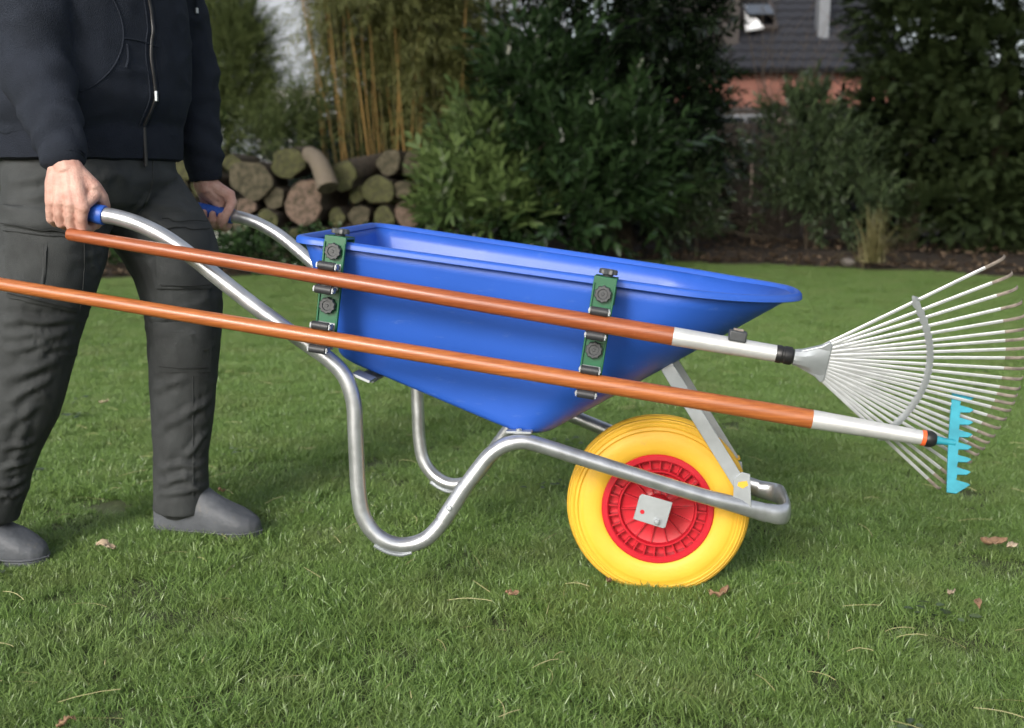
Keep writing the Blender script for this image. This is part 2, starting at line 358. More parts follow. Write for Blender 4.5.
m2p = ng.nodes.new('GeometryNodeMeshToPoints'); ng.links.new(gi.outputs[0], m2p.inputs['Mesh'])
join = ng.nodes.new('GeometryNodeJoinGeometry')
idx = ng.nodes.new('FunctionNodeRandomValue'); idx.data_type = 'INT'; idx.inputs[4].default_value = 0; idx.inputs[5].default_value = len(patches) - 1; idx.inputs['Seed'].default_value = 3
for k, po in enumerate(patches):
    oi = ng.nodes.new('GeometryNodeObjectInfo'); oi.inputs['Object'].default_value = po
    cmp_ = ng.nodes.new('FunctionNodeCompare'); cmp_.data_type = 'INT'; cmp_.operation = 'EQUAL'; cmp_.inputs[3].default_value = k
    ng.links.new(idx.outputs[2], cmp_.inputs[2])
    iop = ng.nodes.new('GeometryNodeInstanceOnPoints')
    rr = ng.nodes.new('FunctionNodeRandomValue'); rr.data_type = 'FLOAT_VECTOR'; rr.inputs[0].default_value = (-.05, -.05, 0); rr.inputs[1].default_value = (.05, .05, 6.283); rr.inputs['Seed'].default_value = 20 + k
    rs = ng.nodes.new('FunctionNodeRandomValue'); rs.data_type = 'FLOAT'; rs.inputs[2].default_value = 0.8; rs.inputs[3].default_value = 1.25; rs.inputs['Seed'].default_value = 40 + k
    ng.links.new(m2p.outputs[0], iop.inputs['Points']); ng.links.new(cmp_.outputs[0], iop.inputs['Selection'])
    ng.links.new(oi.outputs['Geometry'], iop.inputs['Instance']); ng.links.new(rr.outputs[0], iop.inputs['Rotation']); ng.links.new(rs.outputs[1], iop.inputs['Scale'])
    ng.links.new(iop.outputs[0], join.inputs[0])
ng.links.new(join.outputs[0], go.inputs[0])
gm = grass.modifiers.new('scatter', 'NODES'); gm.node_group = ng

# ---- dry straw lying on the lawn
def strands(n, areaf, lmin, lmax, wid, z0, z1, arch):
    V = []; F = []; C = []
    for i in range(n):
        x, y = areaf(); L = random.uniform(lmin, lmax); a = random.uniform(0, 6.283); bend = random.gauss(0, .45); z = random.uniform(z0, z1)
        r = random.random(); px, py = x, y; o = len(V); ns = 7; w = wid * random.uniform(.6, 1.2)
        for k in range(ns):
            t = k / (ns - 1); aa = a + bend * t
            zz = z + arch * math.sin(math.pi * t) * random.uniform(.8, 1.1)
            ww = w * (1 - 0.8 * t * t) / 2
            V += [(px - math.sin(aa) * ww, py + math.cos(aa) * ww, zz), (px + math.sin(aa) * ww, py - math.cos(aa) * ww, zz + 0.001)]; C += [(r, 0, 0)] * 2
            px += math.cos(aa) * L / ns; py += math.sin(aa) * L / ns
        for k in range(ns - 1):
            q = o + 2 * k; F += [(q, q + 1, q + 3), (q, q + 3, q + 2)]
    return np.array(V), np.array(F), np.array(C)
def nearlawn():
    while True:
        x, y = random.uniform(-2.6, 2.6), 1.5 + 5 * random.random() ** 1.6
        if abs(x) < 0.55 * y + 0.4: return x, y
V, F, C = strands(620, nearlawn, .03, .12, .0013, .012, .026, .004)
tag(link('straw', np_mesh('straw', V, F, M['straw'], C)), 'thin dry yellow straw blades strewn over the green lawn', 'straw', kind='stuff')

# ---- leaf templates
def leaf_tpl(L, W, fold=0.12, curl=-0.15, mid=0.45):
    V = np.array([(0, 0, 0), (.33 * L, .43 * W, .33 * L * .05), (.33 * L, 0, -fold * W), (.33 * L, -.43 * W, .33 * L * .05), (.7 * L, .40 * W, curl * L * .4), (.7 * L, 0, curl * L * .4 - fold * W), (.7 * L, -.40 * W, curl * L * .4), (L, 0, curl * L)])
    F = np.array([(0, 2, 1), (0, 3, 2), (1, 2, 5), (1, 5, 4), (2, 3, 6), (2, 6, 5), (4, 5, 7), (5, 6, 7)]); return V, F
def blade_tpl(L, W, curl=-0.25):
    V = np.array([(0, 0, 0), (.4 * L, W / 2, curl * L * .15), (.4 * L, -W / 2, curl * L * .15), (L, 0, curl * L)])
    return V, np.array([(0, 2, 1), (1, 2, 3)])
def shoot_tpl(n, length, leafV, leafF, spread, seed, taper=0.35, twig=0.004):
    """a leafy shoot along +x"""
    g = np.random.default_rng(seed); VV = []; FF = []; CC = []; o = 0
    for i in range(n):
        t = (i + .4) / n; a = i * 2.4 + g.normal(0, .3); sp = spread * (1 - 0.55 * t) + g.normal(0, .1)
        d = np.array([math.cos(sp), math.sin(sp) * math.cos(a), math.sin(sp) * math.sin(a)])
        X = basis(d[None], np.array([g.normal(0, .4)]))[0]; s = (1 - taper * t * t) * g.uniform(.8, 1.15)
        p = np.array([length * t, 0, 0.03 * math.sin(t * 3) * length])
        VV.append(leafV @ X.T * s + p); FF.append(leafF + o); o += len(leafV); CC.append(np.full(len(leafV), min(1, max(0, 0.25 + .6 * t + g.normal(0, .12)))))
    V = np.concatenate(VV); F = np.concatenate(FF); C = np.concatenate(CC)
    # the twig: a thin three-sided stick
    tv = np.array([(0, twig, 0), (0, -twig, twig), (0, 0, -twig), (length, 0, 0)]); tf = np.array([(0, 1, 3), (1, 2, 3), (2, 0, 3)]) + len(V)
    return np.concatenate([V, tv]), np.concatenate([F, tf]), np.stack([np.concatenate([C, np.full(4, .3)]), np.zeros(len(C) + 4)], 1)
def crown_pts(lumps, n, rmin, seed, upb=0.3, front=0.0):
    g = np.random.default_rng(seed); vol = np.array([l[3] * l[4] * l[5] for l in lumps]) ** (2 / 3); pr = vol / vol.sum()
    P = []; D = []
    for i in range(n * 3):
        if len(P) >= n: break
        l = lumps[g.choice(len(lumps), p=pr)]; c = np.array(l[:3]); r = np.array(l[3:6])
        u = g.normal(size=3); u /= np.linalg.norm(u)
        if front and u[1] > 0.35 and g.random() < front: u[1] *= -1
        if u[2] < -0.6 and g.random() < .7: u[2] *= -1
        rad = rmin + (1 - rmin) * g.random() ** 0.6
        rad *= 1 + 0.16 * math.sin(u[0] * 5 + c[0] * 3) * math.sin(u[2] * 6 + c[2]) + 0.06 * g.normal()
        p = c + u * r * rad
        if p[2] < 0.04: continue
        d = u / r * r.mean(); d = d / np.linalg.norm(d) + np.array([0, 0, upb]) + g.normal(0, .3, 3)
        P.append(p); D.append(d)
    return np.array(P), np.array(D)
def foliage(name, lumps, n, tpls, m, parent, seed, rmin=.45, upb=.3, smin=.75, smax=1.2, front=.75, bias=None):
    P, D = crown_pts(lumps, n, rmin, seed, upb, front); g = np.random.default_rng(seed + 1)
    X = basis(D, g.uniform(-.7, .7, len(P))) * g.uniform(smin, smax, len(P))[:, None, None]
    ch = g.integers(0, len(tpls), len(P)); VV = []; FF = []; CC = []; o = 0
    for k, (tV, tF, tC) in enumerate(tpls):
        s = ch == k
        if not s.any(): continue
        V, F, C = inst(tV, tF, X[s], P[s], g.random(s.sum()), tC); VV.append(V); FF.append(F + o); CC.append(C); o += len(V)
    me = np_mesh(name, np.concatenate(VV), np.concatenate(FF), m, np.concatenate(CC)); ob = link(name, me, None, parent); ob['kind'] = 'stuff'; return ob
def stems(parent, base, tops, r, m, name='trunk'):
    for i, (tx, ty, tz) in enumerate(tops):
        b = MB(); bx, by, bz = base[0] + random.uniform(-.1, .1), base[1] + random.uniform(-.1, .1), base[2] - .05
        mid = (bx + (tx - bx) * .4 + random.uniform(-.08, .08), by + (ty - by) * .4, bz + (tz - bz) * .55)
        path = smooth_path([(bx, by, bz), mid, (tx, ty, tz)], 6); n = len(path)
        b.tube(path, [r * (1 - .8 * k / (n - 1)) for k in range(n)], 8)
        for q in range(2):
            k = int(n * random.uniform(.45, .75)); p = path[k]; e = p + np.array([random.uniform(-.45, .45), random.uniform(-.4, .3), random.uniform(.25, .6)])
            b.tube([p, (p + e) / 2 + np.array([0, 0, .05]), e], [r * .45, r * .3, r * .12], 6)
        b.build(name, m, parent)
wv, wf = leaf_tpl(.020, .014, .1, -.2); wt = []
for k in range(34):   # small broad-leaved weeds in the turf
    cx, cy_ = nearlawn(); n_ = random.randint(4, 14)
    for q in range(n_): wt.append((cx + random.gauss(0, .035), cy_ + random.gauss(0, .035), random.uniform(.012, .026), random.uniform(0, 6.28)))
wt = np.array(wt); dW = np.stack([np.cos(wt[:, 3]), np.sin(wt[:, 3]), np.full(len(wt), .25)], 1)
V, F, C = inst(wv, wf, basis(dW, rng.uniform(-.4, .4, len(wt))) * rng.uniform(.7, 1.5, len(wt))[:, None, None], wt[:, :3])
tag(link('lawn_weeds', np_mesh('lawn_weeds', V, F, M['rhodo'], C)), 'small pale broad-leaved weeds growing between the grass blades', 'weeds', kind='stuff')
lf, lff = leaf_tpl(.155, .056); LAUREL = [shoot_tpl(n, L, lf, lff, .95, s) for n, L, s in ((13, .42, 1), (10, .32, 2), (16, .55, 3))]
lf2, lff2 = leaf_tpl(.115, .048, .2); HOLLY = [shoot_tpl(n, L, lf2, lff2, 1.1, s) for n, L, s in ((16, .36, 4), (12, .28, 5))]
lf3, lff3 = leaf_tpl(.115, .034, .1, -.3); RHODO = [shoot_tpl(n, L, lf3, lff3, 1.0, s, .2) for n, L, s in ((12, .30, 6), (9, .25, 7))]
bl_, blf = blade_tpl(.12, .014, -.35); BAMB = [shoot_tpl(n, L, bl_, blf, 1.1, s, .2, .0025) for n, L, s in ((16, .45, 8), (20, .55, 9))]
yl, ylf = blade_tpl(.07, .010, -.1); YEW = [shoot_tpl(n, L, yl, ylf, .9, s, .3, .003) for n, L, s in ((30, .34, 10), (24, .26, 11))]
def thuja_tpl(seed):
    g = np.random.default_rng(seed); V = []; F = []; o = 0; tv = []
    for i in range(9):
        t = i / 9; a = (1 if i % 2 else -1) * g.uniform(.45, .8); L = .10 * (1 - .5 * t) * g.uniform(.8, 1.2); x0 = .16 * t
        q, f = blade_tpl(L, .022, -.1); c, s = math.cos(a), math.sin(a); Rm = np.array([[c, -s, 0], [s, c, 0], [0, 0, 1]])
        V.append(q @ Rm.T + np.array([x0, 0, -.02 * t])); F.append(f + o); o += 4; tv += [.3 + .6 * t] * 4
    q, f = blade_tpl(.22, .02, -.12); V.append(q); F.append(f + o); tv += [.5] * 4
    return np.concatenate(V), np.concatenate(F), np.stack([np.array(tv), np.zeros(len(tv))], 1)
THUJA = [thuja_tpl(21), thuja_tpl(22)]

# ---- shrubs and trees behind the lawn
def shrub(name, label, cat, base, lumps, n, tpls, m, seed, tops, r, group=None, trunk='stem', crown='foliage', **kw):
    e = empty(name, base); tag(e, label, cat, group)
    bb = np.array(base)
    L2 = [tuple(np.array(l[:3]) - np.array([bb[0], bb[1], 0])) + tuple(l[3:]) for l in lumps]
    stems(e, (0, 0, 0), [(t[0] - bb[0], t[1] - bb[1], t[2]) for t in tops], r, M['bark'], trunk)
    foliage(crown, L2, n, tpls, m, e, seed, **kw); return e
def P3(x, y, Y): return tuple(at(x, y, Y))
def lump(x, y, Y, rx, ry, rz): return P3(x, y, Y) + (rx, ry, rz)
# light laurel in front of the dark tree
shrub('laurel_shrub', 'bright green leafy laurel shrub behind the tub, in front of the bamboo', 'shrub', (-0.15, 10.9, 0.05),
      [lump(460, 190, 10.7, .16, .35, .30), lump(485, 180, 10.9, .16, .35, .34), lump(452, 222, 10.6, .14, .3, .22), lump(500, 222, 10.7, .18, .4, .25), lump(476, 150, 11, .08, .2, .18)],
      250, LAUREL[:2], M['laurel_l'], 101, [(-.6, 10.9, 1.2), (-.2, 10.9, 1.4), (.1, 10.9, 1.1)], .025, upb=.95, smin=.85, smax=1.3)
# mid laurel with long upright shoots
shrub('laurel_shrub', 'dark glossy laurel shrub with upright shoots before the tall dark tree', 'shrub', (0.75, 11.4, 0.08),
      [lump(560, 165, 11.2, .55, .5, .55), lump(600, 200, 11.1, .55, .5, .45), lump(535, 110, 11.3, .35, .4, .6), lump(625, 165, 11.3, .4, .4, .4), lump(565, 225, 11, .7, .5, .35)],
      430, LAUREL, M['laurel'], 111, [(.3, 11.4, 1.6), (.9, 11.4, 1.8), (1.3, 11.4, 1.3)], .03, upb=.6, smin=1.0, smax=1.6)
# tall dark evergreen tree
shrub('evergreen_tree', 'tall very dark evergreen tree with dense small leaves at centre', 'tree', (1.2, 12.6, 0.1),
      [(1.2, 12.6, 1.3, 1.05, .9, 1.0), (1.15, 12.6, 2.4, 1.2, 1.0, 1.1), (.8, 12.6, 3.5, 1.2, 1.0, 1.0), (1.35, 12.7, 3.6, 1.1, 1.0, 1.2), (1.1, 12.7, 4.9, 1.0, .9, 1.1), (1.75, 12.5, 1.6, .55, .6, .7)],
      3200, HOLLY, M['holly'], 121, [(1.2, 12.6, 4.6), (.6, 12.6, 3.2), (1.8, 12.6, 3.2)], .09, trunk='trunk', crown='crown', upb=.2)
# small silvery shrub right of it
shrub('low_shrub', 'low dark shrub with pale glossy leaves at the bed edge, right of the tub', 'shrub', (1.95, 12.3, 0.08),
      [lump(672, 228, 12.2, .42, .35, .40), lump(690, 215, 12.3, .3, .3, .45)], 170, RHODO, M['rhodo'], 131, [(1.9, 12.3, .6), (2.1, 12.3, .5)], .015, upb=.8)
# rhododendron in front of the hedge
shrub('rhododendron_shrub', 'loose grey-green shrub below the house, left of the tall hedge', 'shrub', (3.35, 12.6, 0.1),
      [lump(800, 165, 12.6, .55, .5, .65), lump(790, 205, 12.5, .3, .4, .35), lump(835, 190, 12.4, .55, .5, .55), lump(800, 140, 12.7, .3, .4, .40), lump(850, 220, 12.2, .5, .4, .3)],
      520, RHODO, M['rhodo'], 141, [(3.1, 12.6, 1.6), (3.5, 12.6, 1.8), (3.8, 12.5, 1.2)], .025, upb=.7)
# thuja hedge: four trees side by side
hedge = [(4.68, 13.0, 6.0, .85), (5.35, 12.3, 6.2, 1.0), (6.4, 11.7, 5.8, 1.0), (7.5, 11.2, 6.0, 1.05), (8.7, 10.8, 5.8, 1.05)]
hlab = ['leftmost tall thuja tree of the dark conifer hedge, above the dark gap', 'second thuja tree of the dark conifer hedge, just right of the dark gap', 'third thuja tree of the hedge, above the leaf rake tips',
        'thuja tree of the conifer hedge at the right picture edge', 'outermost thuja tree of the hedge beyond the right picture edge']
for i, (x, y, h, r) in enumerate(hedge):
    e = empty('thuja_tree', (x, y, .08)); tag(e, hlab[i], 'tree', 'thuja trees of the hedge')
    lz = 1.0 if i == 0 else .55
    lumps = [(0, 0, h * .5 + (.9 if i == 0 else 0), r * .95, r * .9, h * .5)] + [(random.uniform(-.25, .25), random.uniform(-.25, .05), z, r * random.uniform(.8, 1.0), r * .95, .65) for z in np.arange(lz + (.55 if i == 0 else .1), h - .5, .62)]
    if i != 0: lumps += [(dx, -.15, .42, r * .62, r * .6, .42) for dx in (-r * .5, 0, r * .5)]
    b = MB(); b.tube([(0, 0, -.1), (.03, 0, h * .5), (0, .02, h - .4)], [.10, .07, .02], 10); b.build('trunk', M['bark'], e)
    foliage('inner_foliage', [(0, .1, h * .5 + (.5 if i == 0 else 0), r * .62, r * .6, h * .46)], 1300, THUJA, M['thuja'], e, 900 + i, rmin=.6, smin=1.2, smax=1.7, front=.6)
    foliage('crown', lumps, 11000 if i < 3 else 4500, THUJA, M['thuja'], e, 200 + i * 7, rmin=.80, upb=.25, smin=.6 if i < 3 else 1.0, smax=1.0 if i < 3 else 1.6, front=.95)
# dark spruce whose boughs hang in at the upper right
e = empty('spruce_tree', (7.1, 8.6, .05)); tag(e, 'dark blue-green spruce boughs hanging in at the upper right corner', 'tree')
b = MB(); b.tube([(0, 0, -.1), (.05, 0, 3.2), (0, 0, 7.5)], [.16, .11, .02], 12); b.build('trunk', M['bark'], e)
lum = [(0, 0, 2.6 + .55 * k, 2.55 - .27 * k, 2.3 - .25 * k, .42) for k in range(9)]
foliage('crown', lum, 2300, YEW, M['spruce'], e, 260, rmin=.25, upb=-.25, smin=.9, smax=1.5, front=.3)
# feathery bush left, behind the log pile
shrub('yew_bush', 'rounded feathery green bush behind the woodpile, beside the pale house', 'shrub', (-3.25, 12.6, .1),
      [lump(228, 95, 12.5, .42, .5, .75), lump(248, 105, 12.4, .25, .4, .6), lump(210, 55, 12.6, .45, .5, .55), lump(225, 135, 12.4, .5, .5, .45), lump(240, 70, 12.5, .3, .4, .5)],
      2100, YEW, M['yew'], 301, [(-3.3, 12.6, 2.2), (-3.0, 12.6, 1.9)], .05, upb=.35, smin=.8, smax=1.4)
shrub('yew_bush', 'feathery evergreen hedge bush behind the person at the far left', 'shrub', (-5.6, 12.4, .1),
      [(-5.6, 12.4, 1.3, 1.0, .7, 1.2), (-6.6, 12.4, 1.3, 1.0, .7, 1.2), (-5.0, 12.4, .9, .6, .6, .8)], 1500, YEW, M['yew'], 311, [(-5.6, 12.4, 2.0), (-6.2, 12.4, 1.9)], .05, upb=.35, smin=.8, smax=1.4)
shrub('yew_bush', 'low dark evergreen undergrowth close behind the whole length of the woodpile', 'shrub', (-3.4, 12.3, .05),
      [(-6.6 + .62 * k, 12.35 + .1 * (k % 2), .55, .55, .3, .62) for k in range(11)], 900, YEW, M['laurel'], 312, [(-5.6, 12.4, .8), (-3.2, 12.4, .8), (-1.4, 12.4, .8)], .03, upb=.35, smin=1.2, smax=2.0, rmin=.1, front=.3)
shrub('evergreen_shrub', 'dark low evergreen undergrowth between the tall dark tree and the pale house', 'shrub', (.6, 15.2, .05),
      [(-2.6 + .8 * k, 15.2 + .2 * (k % 2), .75, .75, .4, .85) for k in range(7)], 520, HOLLY, M['holly'], 313, [(-1.6, 15.2, .9), (.4, 15.2, 1.0), (2, 15.2, .9)], .03, upb=.35, smin=1.7, smax=2.8, rmin=.1, front=.3)
for k, (bx_, lab) in enumerate(((-8.6, 'feathery evergreen hedge bush beyond the left picture edge, nearer the woodpile'), (-10.8, 'feathery evergreen hedge bush beyond the left picture edge, farther out'))):
    shrub('yew_bush', lab, 'shrub', (bx_, 12.0, .1), [(bx_, 12.0, 1.3, 1.2, .7, 1.3), (bx_ + .7, 12.1, 1.0, .8, .6, 1.0), (bx_, 12, 2.2, .8, .6, .8)], 900, YEW, M['yew'], 411 + k, [(bx_, 12.0, 2.0), (bx_ + .5, 12.0, 1.8)], .05, upb=.35, smin=1.1, smax=1.8)
# small sprouts on the wood pile side
shrub('fern_shrub', 'low wispy green shrub rising between the woodpile and the bamboo', 'shrub', (-2.45, 11.7, .1),
      [lump(302, 140, 11.7, .2, .2, .2), lump(280, 152, 11.6, .25, .2, .15)], 110, BAMB, M['yew'], 321, [(-2.4, 11.7, .9)], .012, upb=.9)

# ---- bamboo clump
e = empty('bamboo_clump', (-1.35, 12.0, .1)); tag(e, 'tall bamboo clump with golden culms rising behind the woodpile', 'bamboo')
culms = [(352, 190, 318, 0), (372, 190, 330, -60), (392, 195, 360, -40), (401, 195, 372, 0), (386, 195, 366, -30), (420, 190, 398, -40), (418, 190, 424, 0), (338, 185, 300, 40), (445, 180, 452, 0), (360, 195, 342, 0), (408, 195, 385, -40), (430, 190, 440, 0), (345, 190, 322, 20), (412, 190, 412, 0), (378, 195, 352, 0), (455, 185, 470, 20), (398, 195, 402, 0), (365, 190, 338, -10), (440, 190, 430, 0), (326, 180, 306, 60)]
rb = random.Random(8)
for k in range(16):
    x0 = rb.uniform(330, 462); culms.append((x0, rb.uniform(180, 196), x0 + (x0 - 400) * .35 + rb.uniform(-22, 22), rb.uniform(-60, 30)))
for i, (x0, y0, x1, y1) in enumerate(culms):
    Y = 11.55 + (i % 5) * .16
    p0 = at(x0, y0, Y); p1 = at(x1, y1 - 60, Y + .1); d = (p1 - p0); p0 = p0 - d * (p0[2] - .05) / d[2]; p2 = p1 + d / np.linalg.norm(d) * 1.4 + np.array([random.uniform(-.3, .3), random.uniform(-.3, .1), 0])
    path = smooth_path([p0, (p0 + p1) / 2 + np.array([random.uniform(-.03, .03), 0, 0]), p1, p2], 5); n = len(path)
    b = MB(); r0 = random.uniform(.009, .014) if i < 20 else random.uniform(.005, .009); b.tube([p - np.array([-1.35, 12.0, .1]) for p in path], [r0 * (1 - .6 * k / n) for k in range(n)], 7)
    for q in range(2, n - 3):
        pp = path[q] - np.array([-1.35, 12.0, .1]); tt = path[q + 1] - path[q]; b.lathe([(r0 * .8, -.004), (r0 * 1.15 * (1 - .5 * q / n), 0), (r0 * .8, .004)], pp, tt, 7)
    b.build('culm', M['culm'] if i % 3 != 2 and i < 34 else M['culmg'], e)
o = np.array([-1.35, 12.0, .1])
def bl_l(x, y, Y, rx, ry, rz): return tuple(at(x, y, Y) - o) + (rx, ry, rz)
foliage('foliage', [bl_l(436, 60, 11.7, .25, .2, .8), bl_l(390, -10, 11.6, .5, .2, .4), bl_l(358, 40, 12.4, .4, .4, .9), bl_l(400, 20, 12.5, .7, .4, 1.0), bl_l(440, 60, 12.4, .6, .4, .8), bl_l(390, -60, 12.3, .8, .6, .8), bl_l(455, 110, 12.3, .35, .3, .6), bl_l(400, 120, 12.7, .8, .2, .7)], 4200, BAMB, M['bamboo'], e, 331, rmin=.15, upb=-.35, front=.2)

# ---- sedge clump at the bed edge
e = empty('ornamental_grass', tuple(gnd(872, 262, .1))); tag(e, 'yellowish tuft of dry ornamental grass at the bed edge under the hedge', 'plant')
g = np.random.default_rng(5); VV = []; FF = []; CC = []; o_ = 0
for i in range(170):
    a = g.uniform(0, 6.283); L = g.uniform(.25, .62); ln = abs(g.normal(0, .78)) + .05; w = .006 * g.uniform(.7, 1.5); r = g.random()
    if i < 12: a = g.normal(0.0, .25); ln = g.uniform(1.1, 1.5); L = g.uniform(.6, .95)
    d = np.array([math.cos(a), math.sin(a)]); s = np.array([-d[1], d[0]]); b0 = g.normal(0, .05, 2)
    for k in range(5):
        t = k / 4; ang = ln * (0.4 + .6 * t); rr = L * t * math.sin(ang); zz = L * t * math.cos(ang * .8)
        p = b0 + d * rr; ww = w * (1 - .85 * t)
        VV += [(*(p + s * ww), zz), (*(p - s * ww), zz)]; CC += [(r, 0, 0)] * 2
    for k in range(4):
        q = o_ + 2 * k; FF += [(q, q + 1, q + 3), (q, q + 3, q + 2)]
    o_ += 10
bl_o = link('blades', np_mesh('blades', VV, FF, M['sedge'], np.array(CC)), None, e); bl_o.name = 'blade_tuft'; bl_o['kind'] = 'stuff'

# ---- leaf litter and stones in the bed
lt, ltf = leaf_tpl(.07, .04, .3, .2); n = 5200
X_ = rng.uniform(-9, 10, n); Yv = edge_y(X_) + rng.random(n) ** 2 * 3.2 - .05
Z_ = np.array([.03 + .10 * min(1, (yy - float(ee)) / .8) if yy > ee else .03 for yy, ee in zip(Yv, edge_y(X_))])
d = rng.normal(size=(n, 3)); d[:, 2] *= .25
V, F, C = inst(lt, ltf, basis(d, rng.uniform(-.6, .6, n)) * rng.uniform(.5, 1.3, n)[:, None, None], np.stack([X_, Yv, Z_ + .02], 1))
tag(link('leaf_litter', np_mesh('leaf_litter', V, F, M['litter'], C)), 'brown fallen leaf litter covering the planting bed soil', 'leaf litter', kind='stuff')
def rock(r, seed, sq=.65):
    bm = bmesh.new(); bmesh.ops.create_icosphere(bm, subdivisions=3, radius=r)
    for v in bm.verts:
        v.co *= 1 + .28 * noise.noise(v.co / r * 1.1 + Vector((seed, 0, 0))) + .1 * noise.noise(v.co / r * 3 + Vector((0, seed, 0))); v.co.z *= sq
    me = bpy.data.meshes.new('stone'); bm.to_mesh(me); bm.free(); me.polygons.foreach_set('use_smooth', [True] * len(me.polygons)); return me
for i, (x, y, r, lab) in enumerate([(848, 263, .07, 'small pale stone at the lawn edge left of the ornamental grass tuft')]):
    p = gnd(x, y, .06); s = link('stone', rock(r, i * 3.3), M['stone']); s.location = (p[0], p[1], .07); tag(s, lab, 'stone')

# ---- woodpile
def log_thing(px, py, rpx, Y, kind, label, L=.9, tilt=(0, 0), group='logs of the woodpile', seed=0, sq=1.0):
    c = at(px, py, Y); r = rpx / FPX * Y
    e = empty('log', (c[0], c[1], c[2] - r)); tag(e, label, 'log', group)
    g = random.Random(seed * 13 + 5); n = 22; dx, dz = tilt
    ax = Vector((dx, 1, dz)).normalized(); e1 = Vector((1, 0, 0)); e1 = (e1 - ax * e1.dot(ax)).normalized(); e2 = e1.cross(ax)
    shape = [1 + .10 * g.uniform(-1, 1) for _ in range(5)]; ph = g.uniform(0, 6)
    jit = [g.uniform(-.05, .05) for _ in range(n)]
    rad = lambda a: r * (1 + .08 * math.sin(2 * a + ph) + .05 * math.sin(3 * a + ph * 2) + .04 * math.sin(5 * a + ph * 3) + jit[int(round(a / 6.28318 * n)) % n])
    V = []; F = []; O = Vector((0, 0, r))
    hs = [0.0, .03, .25, .5, .75, 1.0]
    for h in hs:
        for k in range(n):
            a = 2 * math.pi * k / n; q = rad(a) * (1 + .03 * noise.noise((a * 3, h * 4, seed)))
            V.append(O + ax * (h * L) + e1 * (q * math.cos(a)) + e2 * (q * sq * math.sin(a)))
    for i in range(len(hs) - 1):
        for k in range(n): F.append((i * n + k, i * n + (k + 1) % n, (i + 1) * n + (k + 1) % n, (i + 1) * n + k))
    b = MB(); b.add(V, F); b.add([V[-n + k] for k in range(n)], [tuple(range(n))])
    b.build('bark', M['bark'], e)
    b = MB(); V = []; rings = [.94, .8, .6, .4, .2]; F = []
    for j, q in enumerate([.96] + rings):
        for k in range(n):
            a = 2 * math.pi * k / n; R2 = rad(a) * q
            h = -.012 + (.006 if j % 2 else 0) + .004 * noise.noise((math.cos(a) * q * 3, math.sin(a) * q * 3, seed)) + (.02 if j == 0 else 0)
            V.append(O + ax * h + e1 * (R2 * math.cos(a)) + e2 * (R2 * sq * math.sin(a)))
    for i in range(len(rings)):
        for k in range(n): F.append((i * n + k, i * n + (k + 1) % n, (i + 1) * n + (k + 1) % n, (i + 1) * n + k))
    F.append(tuple(range(len(rings) * n, len(rings) * n + n)))
    b.add(V, F); b.build('cut_face', M[kind], e); return e
YL = 10.9
logs = [(304, 203, 21, 'endpink', 'large pinkish freshly cut log in the middle of the woodpile', (.15, .0), 1.08),
        (251, 180, 22, 'endgrain', 'large grey-brown cracked log at upper left of the woodpile, beside the jacket sleeve', (-.05, 0), .9),
        (288, 163, 17, 'endmoss', 'mossy round log on top of the woodpile, left of the curved branch', (0, .05), .95),
        (343, 176, 15, 'endmoss', 'yellow-green log on top of the woodpile, just right of the curved branch', (.3, .1), 1.05),
        (378, 190, 16, 'endmoss', 'greenish round log at the right end of the woodpile top', (.1, 0), .95),
        (357, 194, 8, 'endmoss', 'small olive log wedged between the two greenish logs of the woodpile', (.25, 0), 1.3),
        (268, 220, 11, 'endmoss', 'bright moss-green log in the woodpile just beyond the far grip', (.1, 0), .95),
        (337, 217, 9, 'endmoss', 'small pale log right below the pinkish log, above the tub rear rim', (.1, 0), 1.0),
        (359, 216, 12, 'endgrain', 'tan log low in the woodpile above the tub, right of the small pale log', (.1, 0), .85),
        (384, 219, 12, 'endmoss', 'dim brown log low at the right end of the woodpile above the tub', (.1, 0), 1.0),
        (246, 207, 10, 'endpink', 'small reddish log below the large cracked log of the woodpile', (0, 0), 1.0),
        (274, 198, 11, 'endgrain', 'shaded log between the cracked log and the pinkish log', (.1, 0), 1.0),
        (408, 215, 13, 'endpink', 'reddish log at the far right of the woodpile, half behind the laurel shrub', (.2, 0), 1.2),
        (402, 190, 10, 'endgrain', 'grey log at the upper right end of the woodpile beside the laurel shrub', (.3, 0), .9),
        (325, 238, 12, 'endgrain', 'low log of the woodpile just left of the tub rear corner', (.1, 0), .95),
        (297, 240, 13, 'endmoss', 'mossy log low in the woodpile beyond the far handle tube', (.1, 0), .95),
        (232, 163, 9, 'endmoss', 'small mossy log high on the woodpile close to the left sleeve cuff', (0, 0), 1.0)]
for i, (x, y, r, k, lab, tl, sq) in enumerate(logs): log_thing(x, y, r, YL - .25 + .06 * (i % 3), k, lab, tilt=tl, seed=i, sq=sq)
